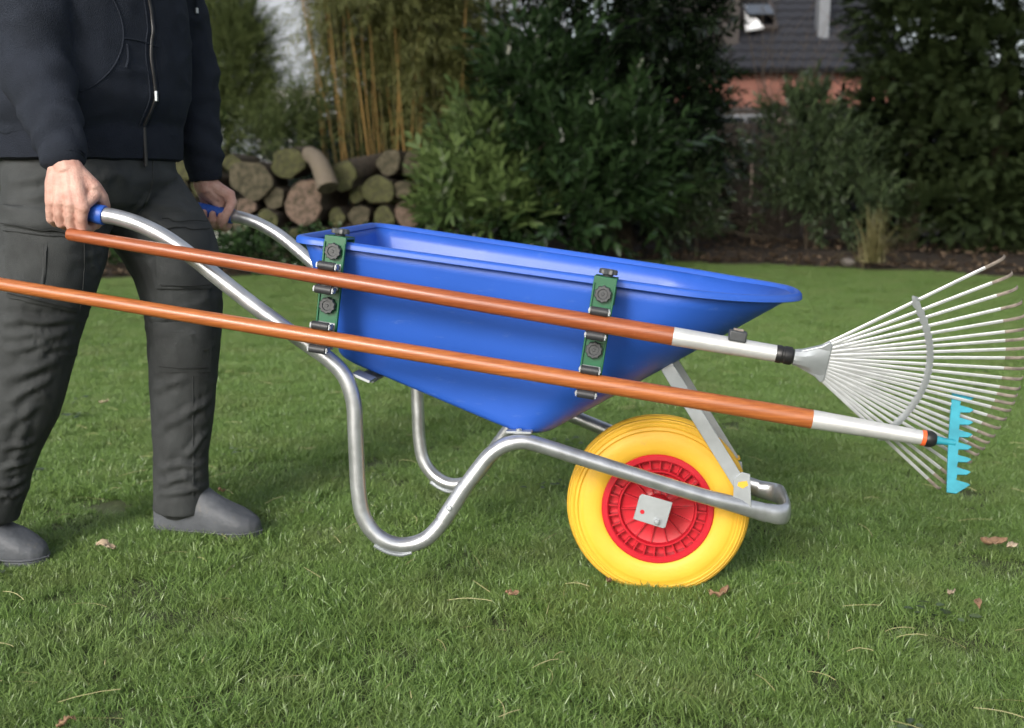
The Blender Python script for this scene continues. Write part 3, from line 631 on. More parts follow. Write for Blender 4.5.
# the rest of the pile: rows behind the person and down to the ground
rr = random.Random(3); rest = []
for row, yy in enumerate((258, 234, 210, 186, 165)):
    for x in range(-34, 420, 28):
        xx, yv, r = x + rr.uniform(-4, 4) + (row % 2) * 14, yy + rr.uniform(-3, 3), rr.uniform(11.0, 14.5)
        if row < 2 and xx > 400: continue
        if any((xx - l[0]) ** 2 + (yv - l[1]) ** 2 < (r + l[2] - 5) ** 2 for l in logs): continue
        if row == 4 and 300 < xx < 330: continue
        rest.append((xx, yv, r))
for i, (x, y, r) in enumerate(rest):
    vis = x > 222
    log_thing(x, y, r, YL - .12 + .05 * (i % 3), rr.choice(['endgrain', 'endmoss', 'endgrain', 'endmoss', 'endpink']), 'one of the smaller shaded logs filling the gaps of the woodpile' if vis else 'one of the dim logs of the woodpile behind and beside the person', tilt=(rr.uniform(-.1, .15), rr.uniform(-.03, .03)), seed=60 + i, group='gap logs of the woodpile' if vis else 'logs behind the person')
# curved dead branch leaning on the logs
e = empty('curved_branch', P3(330, 192, YL - .55)); tag(e, 'curved thick pale dead branch lying over the woodpile top', 'branch'); c0 = np.array(P3(330, 192, YL - .55))
pp = [np.array(P3(*q)) - c0 for q in [(309, 154, YL - .1), (317, 160, YL - .3), (323, 172, YL - .42), (328, 188, YL - .5)]]
b = MB(); b.tube(smooth_path(pp, 6), [.075 + .03 * t for t in np.linspace(0, 1, 19)], 12); b.build('branch_bark', M['branch'], e)
dlast = pp[-1] - pp[-2]; b = MB(); b.lathe([(0, .004), (.06, .006), (.098, .003), (.1, -.004)], pp[-1] + dlast / np.linalg.norm(dlast) * .001, dlast, 14); b.build('cut_face', M['endgrain'], e)
# ivy creeping over the foot of the pile
foliage_o = empty('ground_ivy', (-2.6, 10.3, .05)); tag(foliage_o, 'low green ivy creeping along the foot of the woodpile', 'plant')
iv, ivf = leaf_tpl(.06, .055, .15, -.2); IVY = [shoot_tpl(7, .2, iv, ivf, 1.3, 31, .2, .002)]
foliage('foliage', [(-.2 + .55 * k, .1 + .05 * (k % 2), .12, .4, .2, .16) for k in range(-2, 5)], 420, IVY, M['laurel'], foliage_o, 341, rmin=.2, upb=.9)

# ---- fence of weathered planks, right of the dark tree
e = empty('plank_fence', (3.2, 15.6, .1)); tag(e, 'weathered brown board fence between the dark tree and the loose shrub', 'fence')
pm = MB(); pm.box((0, 0, .8), (.135, .022, 1.6)); pme = pm.mesh('plank', 30); pme.materials.append(M['plank'])
for i in range(30):
    o = bpy.data.objects.new('plank', pme); COL.objects.link(o); o.parent = e; o.location = (-2.1 + i * .145, random.uniform(-.012, .012), random.uniform(-.04, .03)); o.rotation_euler = (0, random.uniform(-.012, .012), 0)
for z in (.45, 1.25):
    b = MB(); b.box((0, .035, z), (4.4, .04, .09)); b.build('rail', M['plank'], e)
for k in range(3):
    b = MB(); b.box((-2 + 2 * k, .11, .75), (.1, .1, 1.7)); b.build('post', M['plank'], e)
# fallen branches lying in the bed
e = empty('fallen_branch', (2.4, 13.3, .12)); tag(e, 'dark fallen branches lying in the bed left of the loose shrub', 'branch')
for k in range(7):
    p0 = np.array([random.uniform(-.8, -.2), random.uniform(-.3, .3), random.uniform(.05, .45)]); p1 = p0 + np.array([random.uniform(.7, 1.3), random.uniform(-.2, .2), random.uniform(-.25, .05)])
    b = MB(); b.tube([p0, (p0 + p1) / 2 + np.array([0, 0, .05]), p1], [.022, .017, .008], 7); b.build('branch_stick', M['bark'], e)
# bare deciduous twigs before the house
e = empty('bare_shrub', (3.3, 14.4, .1)); tag(e, 'leafless shrub of thin bare twigs in front of the red house wall', 'shrub'); b = MB()
for k in range(46):
    a = random.uniform(-.42, .42); L = random.uniform(1.6, 3.2); p0 = np.array([random.uniform(-.35, .35), random.uniform(-.2, .2), 0])
    p1 = p0 + np.array([math.sin(a) * L * .5, random.uniform(-.2, .2), L * .5]); p2 = p0 + np.array([math.sin(a * 1.3) * L, random.uniform(-.3, .3), L])
    b.tube([p0, p1, p2], [.009, .006, .002], 5)
    for q in range(4):
        s = p1 + (p2 - p1) * random.random(); b.tube([s, s + np.array([random.uniform(-.3, .3), random.uniform(-.1, .1), random.uniform(.1, .4)])], [.004, .0015], 4)
o = b.build('twigs', M['twig'], e); o.name = 'twig_mass'; o['kind'] = 'stuff'
shrub('evergreen_shrub', 'very dark undergrowth added to fill the shaded gap beneath the conifer hedge', 'shrub', (5.6, 13.8, .05),  # dark filler added behind the gap, standing in for its deep shade
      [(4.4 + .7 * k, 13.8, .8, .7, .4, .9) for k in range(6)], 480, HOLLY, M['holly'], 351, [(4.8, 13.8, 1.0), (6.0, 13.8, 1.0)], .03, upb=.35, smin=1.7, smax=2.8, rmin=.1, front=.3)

# ---- pale house on the left
e = empty('house', (-4.2, 21.0, 0)); tag(e, 'pale grey rendered house behind the bamboo at the upper left', 'house')
def wallpanel(b, x0, x1, z0, z1, y=0, th=.3): b.box(((x0 + x1) / 2, y + th / 2, (z0 + z1) / 2), (x1 - x0, th, z1 - z0))
b = MB(); hol = [(-.6, .6, 1.2, 2.6), (2.9, 4.3, 1.3, 3.0), (-3.6, -2.2, 1.2, 2.6)]
cuts = sorted(hol); x = -6.0
for (a, c, z0, z1) in cuts:
    wallpanel(b, x, a, -.2, 6); wallpanel(b, a, c, -.2, z0); wallpanel(b, a, c, z1, 6); x = c
wallpanel(b, x, 5.2, -.2, 6); b.box((5.05, 4.3, 2.9), (.3, 8, 6.2)); b.box((-5.85, 4.3, 2.9), (.3, 8, 6.2)); b.build('wall', M['wall'], e, sharp=20)
for (a, c, z0, z1) in hol:
    b = MB()
    for q in ((a, a + .07, z0, z1), (c - .07, c, z0, z1), ((a + c) / 2 - .035, (a + c) / 2 + .035, z0 + .072, z1 - .072)): wallpanel(b, *q, y=.1, th=.08)
    wallpanel(b, a + .072, c - .072, z0, z0 + .07, y=.1, th=.08); wallpanel(b, a + .072, c - .072, z1 - .07, z1, y=.1, th=.08)
    f = b.build('window', M['white'], e, sharp=20)
    b = MB(); wallpanel(b, a + .05, c - .05, z0 + .05, z1 - .05, y=.13, th=.01); b.build('pane', M['glass'], f)
    b = MB(); wallpanel(b, a - .06, c + .06, z0 - .06, z0 - .002, y=-.05, th=.16); b.build('sill', M['greypaint'], f)
b = MB(); b.prism([(-.5, 5.9), (4.4, 9.0), (9.3, 5.9), (4.4, 8.7)], (-6.5, 0, 0), (0, 1, 0), (0, 0, 1), (1, 0, 0), 12.2); b.build('roof', M['tile'], e, sharp=20)

# ---- house with the dark tiled roof, right of the dark tree
e = empty('house', (7.0, 27.0, 0)); tag(e, 'house with dark tiled roof and red wall band beyond the fence', 'house')
W0, W1 = -4.2, 2.2
zE = at(765, 70, 27.0)[2]; zB = at(765, 107, 27.0)[2]
b = MB(); b.box(((W0 + W1) / 2, .2, (zB + zE) / 2), (W1 - W0, .4, zE - zB)); b.build('wall_band', M['brick'], e, sharp=20)
b = MB(); b.box(((W0 + W1) / 2, .28, zB / 2 - .1), (W1 - W0 - .1, .4, zB + .18)); b.build('wall', M['brownwall'], e, sharp=20)
b = MB(); b.box(((W0 + W1) / 2, .1, zB - .05), (W1 - W0 + .2, .22, .10)); b.build('beam', M['trim'], e, sharp=20)
b = MB(); b.box(((W0 + W1) / 2, -.22, zE + .02), (W1 - W0 + .4, .12, .10)); b.build('gutter', M['trim'], e, bevel=.02)
for k, (x0, x1) in enumerate(((-2.1, -.7), (.6, 1.8))):
    b = MB(); z1 = zB - .16; z0 = z1 - 1.1; wallpanel(b, x0, x1, z0, z1, y=.04, th=.06); f = b.build('window', M['greypaint'], e, sharp=20)
    b = MB(); wallpanel(b, x0 + .08, (x0 + x1) / 2 - .03, z0 + .08, z1 - .08, y=.03, th=.03); b.build('pane', M['glass'], f)
    b = MB(); wallpanel(b, (x0 + x1) / 2 + .03, x1 - .08, z0 + .08, z1 - .08, y=.03, th=.03); b.build('pane', M['glass'], f)
SL = R_(40); rx = Vector((1, 0, 0)); ry = Vector((0, math.cos(SL), math.sin(SL))); rz = rx.cross(ry); RO = Vector((0, -.35, zE))
RM = Matrix((rx, ry, rz)).transposed()
b = MB(); b.box(RO + ry * 2.6 + rz * -.06 + rx * ((W0 + W1) / 2), (W1 - W0 + .5, 5.2, .08), RM); roof = b.build('roof', M['tile'], e, sharp=20)
tb = MB(); tb.prism([(-.165, 0), (.165, 0), (.165, .045), (.10, .052), (.0, .022), (-.10, .028), (-.165, .02)], (0, 0, 0), (1, 0, 0), (0, 0, 1), (0, 1, 0), .42); tme = tb.mesh('tile', 30); tme.materials.append(M['tile'])
for r in range(9):
    for c in range(14):
        xx = -3.0 + c * .335; yy = r * .35
        if 3.3 < 0: pass
        o = bpy.data.objects.new('roof_tile', tme); COL.objects.link(o); o.parent = roof
        m_ = RM.to_4x4(); m_ = m_ @ Matrix.Rotation(R_(-6 + random.uniform(-.6, .6)), 4, 'X'); m_.translation = RO + ry * yy + rx * xx + rz * (.0 + random.uniform(0, .008)); o.matrix_local = m_
# skylight seen open: frame, pane and its painted white reflection
def roofpt(px, py, lift=.0):
    r = ray(px, py); Ow = Vector((7.0, 27.0, 0)) + RO + rz * lift; n = np.array(rz); t = np.dot(n, np.array(Ow) - CAM) / np.dot(n, r); return Vector(CAM + r * t) - Vector((7.0, 27.0, 0))
sk = roofpt(757, 14, .1); du, dv = .42, .70
b = MB()
for (cx, cy, sx, sy) in ((-du + .04, 0, .08, 2 * dv), (du - .04, 0, .08, 2 * dv), (0, -dv + .05, 2 * du - .164, .1), (0, dv - .05, 2 * du - .164, .1)):
    b.box(sk + rx * cx + ry * cy, (sx, sy, .14), RM)
f = b.build('skylight', M['trim'], e, sharp=20)
b = MB(); Rt = RM @ Matrix.Rotation(R_(-16), 3, 'X'); b.box(sk + rz * .12 + ry * .1, (2 * du - .17, 2 * dv - .2, .03), Rt); b.build('pane', M['glass'], f)
b = MB(); p0 = roofpt(746, 30, .24); p1 = roofpt(744, 4, .24); p2 = roofpt(764, 27, .24); b.add([p0, p1, p2, p0 - rz * .05, p1 - rz * .05, p2 - rz * .05], [(0, 1, 2), (5, 4, 3), (0, 3, 4, 1), (1, 4, 5, 2), (2, 5, 3, 0)]); b.build('pane_glint', M['white'], f, sharp=20)  # white triangle stands in for the bright reflection on the pane
# dark dormer side at the left of the roof and pale chimney pipe at the right
dp = roofpt(726, 22, .3); b = MB(); b.box(dp + Vector((-.45, 1.0, .2)), (1.5, 2.4, 2.0)); b.build('dormer', M['trim'], e, bevel=.02)
dp = roofpt(824, 40, .2); b = MB(); b.box(dp + Vector((.1, .6, .6)), (.26, .4, 2.6)); ch = b.build('chimney', M['greypaint'], e, bevel=.02)
b = MB(); b.box(dp + Vector((.1, .6, 1.95)), (.42, .6, .1)); b.build('chimney_cap', M['greypaint'], ch)

# ---- unseen trees added behind the camera: their high crowns shade the back of the garden
lf4, lff4 = leaf_tpl(.30, .18, .1); BROAD = [shoot_tpl(8, .8, lf4, lff4, 1.2, s_, .2, .006) for s_ in (41, 42)]
for (tx, ty, cz, lab) in ((-7.6, -4.2, 10.3, 'tall unseen tree added behind the camera, further left, to shade the back garden'), (-1.8, -4.4, 10.7, 'tall unseen tree added behind the camera, further right, to shade the back garden')):
    e = empty('added_shade_tree', (tx, ty, 0)); tag(e, lab, 'tree', 'added shade trees behind the camera')
    b = MB(); b.tube(smooth_path([(0, 0, -.2), (.1, 0, 3), (-.1, .1, 6.5), (0, 0, 13)], 5), [.26 * (1 - .75 * k / 15) for k in range(16)], 12)
    for k in range(7):
        a = k * 2.4; b.tube([(0, 0, 6.2 + k * .6), (math.cos(a) * 1.6, math.sin(a) * 1.2, 7.6 + k * .6), (math.cos(a) * 3, math.sin(a) * 2, 9 + k * .6)], [.10, .06, .02], 7)
    b.build('trunk', M['bark'], e)
    foliage('crown', [(0, 0, cz, 3.4, 1.8, 2.9), (-1.6, 0, cz - 1, 2.2, 1.5, 1.6), (1.7, 0, cz - .8, 2.2, 1.5, 1.7), (0, 0, cz + 2.4, 2.4, 1.6, 1.6)], 1300, BROAD, M['yew'], e, 500 + int(tx * 10), rmin=.1, upb=.2, smin=.9, smax=1.6, front=0)

# ================================================================== WHEELBARROW
yaw, roll, WR = R_(8.025), R_(1.948), .1963
cr, sr, cy, sy = math.cos(roll), math.sin(roll), math.cos(yaw), math.sin(yaw)
AU, AV, AW = np.array([cy, -sy, 0]), np.array([sy * cr, cy * cr, -sr]), np.array([sy * sr, cy * sr, cr])
BM = np.stack([AU, AV, AW], 1); C0 = np.array([.3161, 2.3061, .1865])
def b2w(u, v, w): return C0 + BM @ np.array([u, v, w])
def bl(x, y, v):
    r = BM.T @ ray(x, y); o = BM.T @ (CAM - C0); return o + r * ((v - o[1]) / r[1])
base_w = b2w(0, 0, -WR)
rot3 = [[BM[i, j] for j in range(3)] for i in range(3)]
wb = empty('wheelbarrow', tuple(base_w), rot3)
tag(wb, 'blue wheelbarrow with bent steel tube frame and fat yellow wheel', 'wheelbarrow')
def L(p): return (p[0], p[1], p[2] + WR)          # wheel-centre coordinates -> root coordinates
def half(u): return float(np.interp(u, [-1.25, -1.08, -.55, .26], [.325, .321, .268, .096]))
# ---- frame: one bent tube per side plus the flattened nose
fr = [(-1.079, .616), (-1.05, .611), (-1.009, .598), (-.961, .574), (-.913, .540), (-.855, .493), (-.798, .448), (-.74, .405), (-.682, .364), (-.647, .339), (-.615, .305), (-.598, .255), (-.595, .20), (-.593, .135), (-.590, .07), (-.580, .018), (-.552, -.020), (-.510, -.038), (-.463, -.028), (-.431, .003), (-.405, .042), (-.382, .080), (-.355, .118), (-.333, .145), (-.304, .165), (-.270, .172), (-.235, .164), (-.175, .144), (-.116, .124), (-.015, .090), (.086, .057), (.17, .033), (.225, .017)]
TR = .0158
for sgn in (-1, 1):
    path = smooth_path([L((u, sgn * half(u), w)) for u, w in fr], 4); n = len(path)
    r1 = [TR] * n; r2 = [TR] * n
    for k in range(8): r1[n - 1 - k] = TR * (.55 + .45 * (k / 7)); r2[n - 1 - k] = TR * (1.25 - .25 * (k / 7))
    b = MB(); b.tube(path, r2, 18, r2=r1, ndir=(0, 0, 1)); b.build('frame_tube', M['galv'], wb, sharp=50)
    # grip: sleeve with a collar at the front
    g0, g1 = np.array([-1.195, sgn * .3225, .638]) if sgn > 0 else np.array([-1.174, -.3225, .6338]), np.array([-1.077, sgn * .321, .6155]); d = g1 - g0
    b = MB(); prof = [(0.012, -.002), (.0165, 0), (.0178, .004), (.0178, .02)]
    for k in range(9): prof += [(.0172, .022 + k * .010), (.0180, .025 + k * .010), (.0180, .029 + k * .010), (.0172, .031 + k * .010)]
    gl = np.linalg.norm(d); prof = [q for q in prof if q[1] < gl - .018] + [(.0192, gl - .0165), (.0194, gl - .0135), (.0194, gl - .0035), (.0185, gl - .0005), (.0158, gl)]
    b.lathe(prof, L(g0), d, 22); b.build('grip', M['grip'], wb)
    # joint sleeve with rivet on the leg
    q0, q1 = np.array(L((-.425, sgn * half(-.425), .013))), np.array(L((-.382, sgn * half(-.382), .081)))
    b = MB(); b.tube([q0, q1], [.0163, .0163], 18); b.build('joint_sleeve', M['galv'], wb)
    rp = q0 + (q1 - q0) * .35 + np.array([0, sgn * .0155, .004]); b = MB(); b.lathe([(.0, .004), (.004, .0035), (.006, .001), (.006, -.003)], rp, (0, sgn, .15), 12); b.build('rivet', M['zinc'], wb)
    # foot wear strip under the bend
    wp = [L((u, sgn * half(u), w - .0165)) for u, w in [(-.560, -.020), (-.535, -.034), (-.510, -.040), (-.487, -.036)]]
    b = MB(); b.tube(smooth_path(wp, 4), .0045, 8, r2=.009, ndir=(0, 0, 1)); b.build('wear_strip', M['zinc'], wb)
    # tabs carrying the tub
    b = MB(); b.box(L((-.585, sgn * (half(-.6) - .032), .300)), (.040, .05, .006), Matrix.Rotation(R_(22), 3, 'Y')); b.build('tub_tab', M['zinc'], wb, bevel=.001)
    b = MB(); b.box(L((-.277, sgn * (half(-.277) - .012), .1905)), (.052, .034, .005)); b.build('tub_tab', M['zinc'], wb, bevel=.001)
    tbv = L((-.277, sgn * (half(-.277) - .004), .192)); b = MB(); b.lathe([(0, .006), (.006, .005), (.006, 0)], tbv, (0, 0, 1), 6); b.build('bolt', M['zinc'], wb)
# cross brace between the legs, behind the arch
b = MB(); b.tube([L((-.300, -.205, .158)), L((-.300, 0, .150)), L((-.300, .205, .158))], .010, 12); b.build('cross_brace', M['galv'], wb)
b = MB(); b.box(L((-.585, 0, .2935)), (.035, .46, .004), Matrix.Rotation(R_(22), 3, 'Y')); b.build('cross_brace', M['zinc'], wb)
# nose: the tube pinched flat and folded round the front of the wheel
np_ = [(.222, -.1, .018), (.246, -.094, .013), (.262, -.080, .012), (.268, -.05, .014), (.268, 0, .016), (.268, .05, .016), (.262, .080, .014), (.246, .094, .015), (.222, .1, .018)]
pa = smooth_path([L(q) for q in np_], 5); n = len(pa)
ra = [.0195 + .004 * math.sin(math.pi * k / (n - 1)) for k in range(n)]; rb = [.0088 + .004 * abs(2 * k / (n - 1) - 1) ** 2 for k in range(n)]
b = MB(); b.tube(pa, ra, 18, r2=rb, ndir=(0, 0, 1)); b.build('nose_tube', M['galv'], wb, sharp=50)
# ---- wheel
wh = empty('wheel', L((0, 0, 0))); wh.parent = wb
TW = .047
tp = [(.115, -.036), (.122, -.043), (.133, -.0465), (.146, -.0475), (.156, -.0470), (.1610, -.0455)]
for k in range(5):   # ribbed shoulder, then the tread
    t0 = k / 5; r0_, h0_ = .1625 + .0315 * math.sin(t0 * 1.45), -.0445 + .027 * (1 - math.cos(t0 * 1.45)) / (1 - math.cos(1.45)) 
    t1 = (k + .55) / 5; r1_, h1_ = .1625 + .0315 * math.sin(t1 * 1.45), -.0445 + .027 * (1 - math.cos(t1 * 1.45)) / (1 - math.cos(1.45))
    tp += [(r0_, h0_), (r1_, h1_), (r1_ - .0012, h1_ + .0030), (r1_ + .0004, h1_ + .0036)]
tp += [(.1955, -.0150), (.1963, -.012), (.1930, -.010), (.1930, -.007), (.1963, -.005)]
tp = tp + [(r, -h) for r, h in reversed(tp)]
b = MB(); b.lathe(tp, (0, 0, 0), (0, 1, 0), 96, closed=True); b.build('tyre', M['yellow'], wh, sharp=45)
b = MB()
b.lathe([(.1185, -.039), (.1190, -.0425), (.1165, -.0445), (.1070, -.0445), (.1045, -.042), (.1035, -.022), (.0850, -.022), (.0845, -.0385), (.0835, -.0405), (.0800, -.0405), (.0790, -.0385), (.0780, -.026), (.045, -.020), (.030, -.024), (.028, -.046), (.026, -.048), (.012, -.048), (.012, .048), (.026, .048), (.028, .046), (.030, .024), (.045, .020), (.078, .026), (.079, .0385), (.0845, .0385), (.085, .022), (.1035, .022), (.1045, .042), (.1165, .0445), (.119, .0425), (.1185, .039)], (0, 0, 0), (0, 1, 0), 72, closed=True)
for sd in (-1, 1):
    for k in range(28):   # short ribs in the outer ring
        a = 2 * math.pi * (k + .5) / 28; rm = Matrix.Rotation(-a, 3, 'Y'); b.box(rm @ Vector((.0945, sd * .0315, 0)), (.0200, .019, .0028), rm)
    for k in range(14):   # long ribs on the web
        a = 2 * math.pi * (k + .5) / 14; rm = Matrix.Rotation(-a, 3, 'Y'); b.box(rm @ Vector((.0545, sd * .0265, 0)), (.049, .011, .0026), rm)
b.build('rim', M['red'], wh, sharp=35)
wh.rotation_euler = (0, R_(9), 0)
b = MB(); b.tube([L((0, -.142, 0)), L((0, .142, 0))], .0075, 12); b.build('axle', M['zinc'], wb)
for sgn in (-1, 1):
    vv = sgn * .1375
    rm = Matrix.Rotation(R_(14), 3, 'Y')
    b = MB(); poly = [(-.044, -.012), (.020, -.014), (.024, -.010), (.024, .044), (-.040, .044), (-.044, .038)]
    ex, ez = rm @ Vector((1, 0, 0)), rm @ Vector((0, 0, 1))
    b.prism(poly, L((-.003, vv - .0016, .004)), ex, ez, (0, 1, 0), .0032); pl = b.build('axle_plate', M['zinc'], wb, bevel=.001)
    b = MB(); hc = Vector(L((-.003, vv - sgn * -.0019, .004))) + ex * -.030 + ez * .008; b.lathe([(.0045, -.0004), (.0045, .0004)], hc, (0, 1, 0), 14); b.build('hole', M['red'], pl)
    b = MB(); b.lathe([(.0095, 0), (.0095, .0015)], L((0, vv + sgn * .0016, 0)), (0, sgn, 0), 16); b.lathe([(.0066, .0015), (.0066, .0055), (.005, .007), (.003, .0072), (.003, .010), (0, .0102)], L((0, vv + sgn * .0016, 0)), (0, sgn, 0), 6); b.build('bolt', M['zinc'], pl)
    # strut from tub front down to the rail
    p0, p1 = np.array(L((.012, sgn * .118, .318))), np.array(L((.166, sgn * .116, .078))); d = (p1 - p0); ln = np.linalg.norm(d); d = Vector(d / ln)
    sd = Vector((0, 1, 0)); nn = sd.cross(d).normalized(); rm = Matrix((d, sd, nn)).transposed(); mid = Vector((p0 + p1) / 2)
    b = MB(); b.box(mid, (ln, .0032, .027), rm); b.box(mid + nn * .012 + sd * (-sgn * .0145), (ln - .01, .026, .003), rm); st = b.build('strut', M['zinc'], wb, bevel=.0008)
    rb_ = Matrix.Rotation(R_(-4), 3, 'Y'); b = MB()
    b.prism([(-.019, -.028), (.018, -.028), (.013, .040 if sgn < 0 else .012), (-.004, .044 if sgn < 0 else .014), (-.019, .030 if sgn < 0 else .010)], L((.172, sgn * .121 - .002, .062)), (1, 0, 0), (0, 0, 1), (0, 1, 0), .004); bk = b.build('strut_bracket', M['zinc'], wb, bevel=.001)
    b = MB(); b.prism([(-.011, .002), (.000, -.003), (.011, .004), (.008, .013), (-.009, .010)], L((.171, sgn * .121 - .0025 * (1 if sgn < 0 else -1.2), .075)), (1, 0, 0), (0, 0, 1), (0, 1, 0), .0008); b.build('slot', M['yellow'], bk)
# ---- tub
def rrect(u0, u1, a0, a1, r0, r1, bulge=0.0, nc=12, ne=10):
    """outline in (u,v): rear edge at u0 (half width a0, corner radius r0), front edge at u1 (half width a1, radius r1)"""
    pts = []
    def arc(c, r, t0, t1):
        for k in range(nc): t = t0 + (t1 - t0) * k / (nc - 1); pts.append((c[0] + r * math.cos(t), c[1] + r * math.sin(t)))
    def seg(p, q):
        for k in range(1, ne): t = k / ne; pts.append((p[0] + (q[0] - p[0]) * t, p[1] + (q[1] - p[1]) * t))
    pi = math.pi
    arc((u1 - r1, a1 - r1), r1, 0, pi / 2); e1 = pts[-1]; s2 = (u0 + r0, a0); seg(e1, s2)
    arc((u0 + r0, a0 - r0), r0, pi / 2, pi); e2 = pts[-1]; seg(e2, (u0, -(a0 - r0)))
    arc((u0 + r0, -(a0 - r0)), r0, pi, 1.5 * pi); e3 = pts[-1]; seg(e3, (u1 - r1, -a1))
    arc((u1 - r1, -(a1 - r1)), r1, 1.5 * pi, 2 * pi); e4 = pts[-1]; seg(e4, (u1, a1 - r1))
    out = []
    for u, v in pts:
        if bulge and u > u1 - .12: u = u + bulge * (1 - (v / a1) ** 2) * max(0, (u - (u1 - .12)) / .12)
        out.append((u, v))
    return np.array(out)
rim2 = rrect(-.694, .205, .286, .240, .032, .185, .062)
bot2 = rrect(-.655, -.225, .205, .195, .050, .075)
def rimw(u, v): return .584 - .127 * (u + .69) / .96 + .040 * v + .006 * max(0, (u - .1) / .17) ** 2
def botw(u, v): return .338 + (u + .645) * (-.405) + .02 * v + max(0, (u + .32) / .1) ** 2 * .018
rim3 = np.array([(u, v, rimw(u, v)) for u, v in rim2]); bot3 = np.array([(u, v, botw(u, v)) for u, v in bot2])
cen = bot3.mean(0)
rings = [cen + (bot3 - cen) * .35, cen + (bot3 - cen) * .72, cen + (bot3 - cen) * .90]
rings += [bot3 * (1 - .012) + cen * .012 + (rim3 - bot3) * .006 + np.array([0, 0, .002]) * 0]
for t in (.022, .05, .1, .2, .35, .5, .65, .8, .9, 1.0):
    q = bot3 + (rim3 - bot3) * t
    rings.append(q)
n = len(rim3); V = []; F = []
for rg in rings: V += [L(p) for p in rg]
for i in range(len(rings) - 1):
    for k in range(n): F.append((i * n + k, i * n + (k + 1) % n, (i + 1) * n + (k + 1) % n, (i + 1) * n + k))
F.append(tuple(range(n - 1, -1, -1)))
b = MB(); b.add(V, F); tub = b.build('tub', M['blue'], wb, sharp=60); sm = tub.modifiers.new('wall', 'SOLIDIFY'); sm.thickness = .003; sm.offset = 1
# rolled rim
tan = np.roll(rim3, -1, 0) - np.roll(rim3, 1, 0); nrm = np.stack([tan[:, 1], -tan[:, 0], np.zeros(n)], 1); nrm /= np.linalg.norm(nrm, axis=1, keepdims=True)
if (nrm * (rim3 - rim3.mean(0))).sum() < 0: nrm = -nrm
prof = [(-.003, -.004), (.001, .004), (.005, .0065), (.011, .0065), (.0155, .0045), (.0180, .001), (.0185, -.0075), (.0160, -.0085), (.0155, -.001), (.011, .003), (.004, .002)]
V = []; F = []; m = len(prof)
for a, h in prof: V += [L(rim3[k] + nrm[k] * a + np.array([0, 0, h])) for k in range(n)]
for i in range(m):
    j = (i + 1) % m
    for k in range(n): F.append((i * n + k, i * n + (k + 1) % n, j * n + (k + 1) % n, j * n + k))
b = MB(); b.add(V, F); b.build('rim', M['blue'], tub, sharp=40)

# ================================================================== TOOLS CLIPPED TO THE TUB
def wpt(q): return np.array(b2w(*q))
def wvec(q): return BM @ np.array(q)
PV = -.350                                   # lateral plane of the two handles
# handle lines in barrow coordinates
h1a, h1b = bl(68, 234, PV), bl(790, 356, PV); h2a, h2b = bl(-60, 274, PV), bl(925, 438, PV)
def on_line(a, b, u): t = (u - a[0]) / (b[0] - a[0]); return a + (b - a) * t
def tool(name, label, a, b_, u_wood, dia0, dia1, cat, wood='wood'):
    """handle made of a tapered wooden stick and a metal ferrule tube"""
    o = wpt(a); e = empty(name, tuple(o), rot3); tag(e, label, cat)
    wl = on_line(a, b_, u_wood)
    d = (wl - a); ln = np.linalg.norm(d); P = [wl * t + a * (1 - t) - a for t in np.linspace(0, 1, 24)]
    b = MB(); rad = [dia0 / 2 + (dia1 - dia0) / 2 * t for t in np.linspace(0, 1, 24)]; rad[0] *= .86
    P.insert(1, P[0] + d / ln * .004); rad.insert(1, dia0 / 2)
    b.tube(P, rad, 18); b.build('handle', M[wood], e, sharp=50)
    return e, wl
# ---- leaf rake
lr, wl = tool('leaf_rake', 'long wooden handled fan rake with metal tines, upper of the two clamped tools', h1a, h1b, bl(674, 337, PV)[0], .0245, .0340, 'rake', 'wooddark')
A0 = h1a
def rp_(q): return tuple(np.array(q) - A0)
dirn = (h1b - h1a) / np.linalg.norm(h1b - h1a)
fe = bl(776, 353.5, PV)
b = MB(); b.tube([rp_(wl - dirn * .002), rp_(fe)], [.0172, .0152], 18); b.build('ferrule', M['alu'], lr)
b = MB(); b.lathe([(.0150, 0), (.0162, .002), (.0162, .010), (.0150, .0115), (.0150, .0145), (.0164, .016), (.0164, .027), (.0145, .030)], rp_(fe - dirn * .001), dirn, 20); b.build('collar', M['black'], lr)
lp = bl(737, 338, PV); upv = np.array([0, 0, 1.]) - dirn * dirn[2]; upv /= np.linalg.norm(upv); outv = np.array([0, -1., 0])
rmx = Matrix((Vector(dirn), Vector(outv), Vector(upv))).transposed()
b = MB(); b.box(Vector(rp_(lp + upv * .004 + outv * .002)), (.032, .026, .020), rmx); lk = b.build('lock_button', M['knob'], lr, bevel=.003)
b = MB(); b.box(Vector(rp_(lp + upv * .0152 + outv * .002)), (.018, .014, .004), rmx); b.build('button_face', M['rust'], lk, bevel=.001)
# fan
ph, LT, kk, Wd, dl = .253, .385, .092, .230, -.069
ee = math.cos(ph) * upv + math.sin(ph) * outv; nn = np.cross(dirn, ee); dd = math.cos(dl) * dirn + math.sin(dl) * nn
AF = bl(808, 359, PV)
b = MB()    # folded sheet metal socket
hp = [(-.018, .015), (-.018, -.015), (.018, -.030), (.030, -.040), (.036, -.034), (.036, .034), (.030, .040), (.018, .030)]
hp0 = rp_(AF - nn * .004)
b.prism(hp, hp0, tuple(dd), tuple(ee), tuple(nn), .010); b.build('head_plate', M['zinc'], lr, bevel=.002)
b = MB(); V = []
for t, wdt, th in ((0, .0145, .0145), (.30, .018, .0165), (.62, .027, .0125), (1, .036, .008)):
    for k in range(12):
        a = 2 * math.pi * k / 12; V.append(np.array(rp_(AF + dd * (-.026 + t * .060))) + ee * wdt * math.cos(a) + nn * th * math.sin(a))
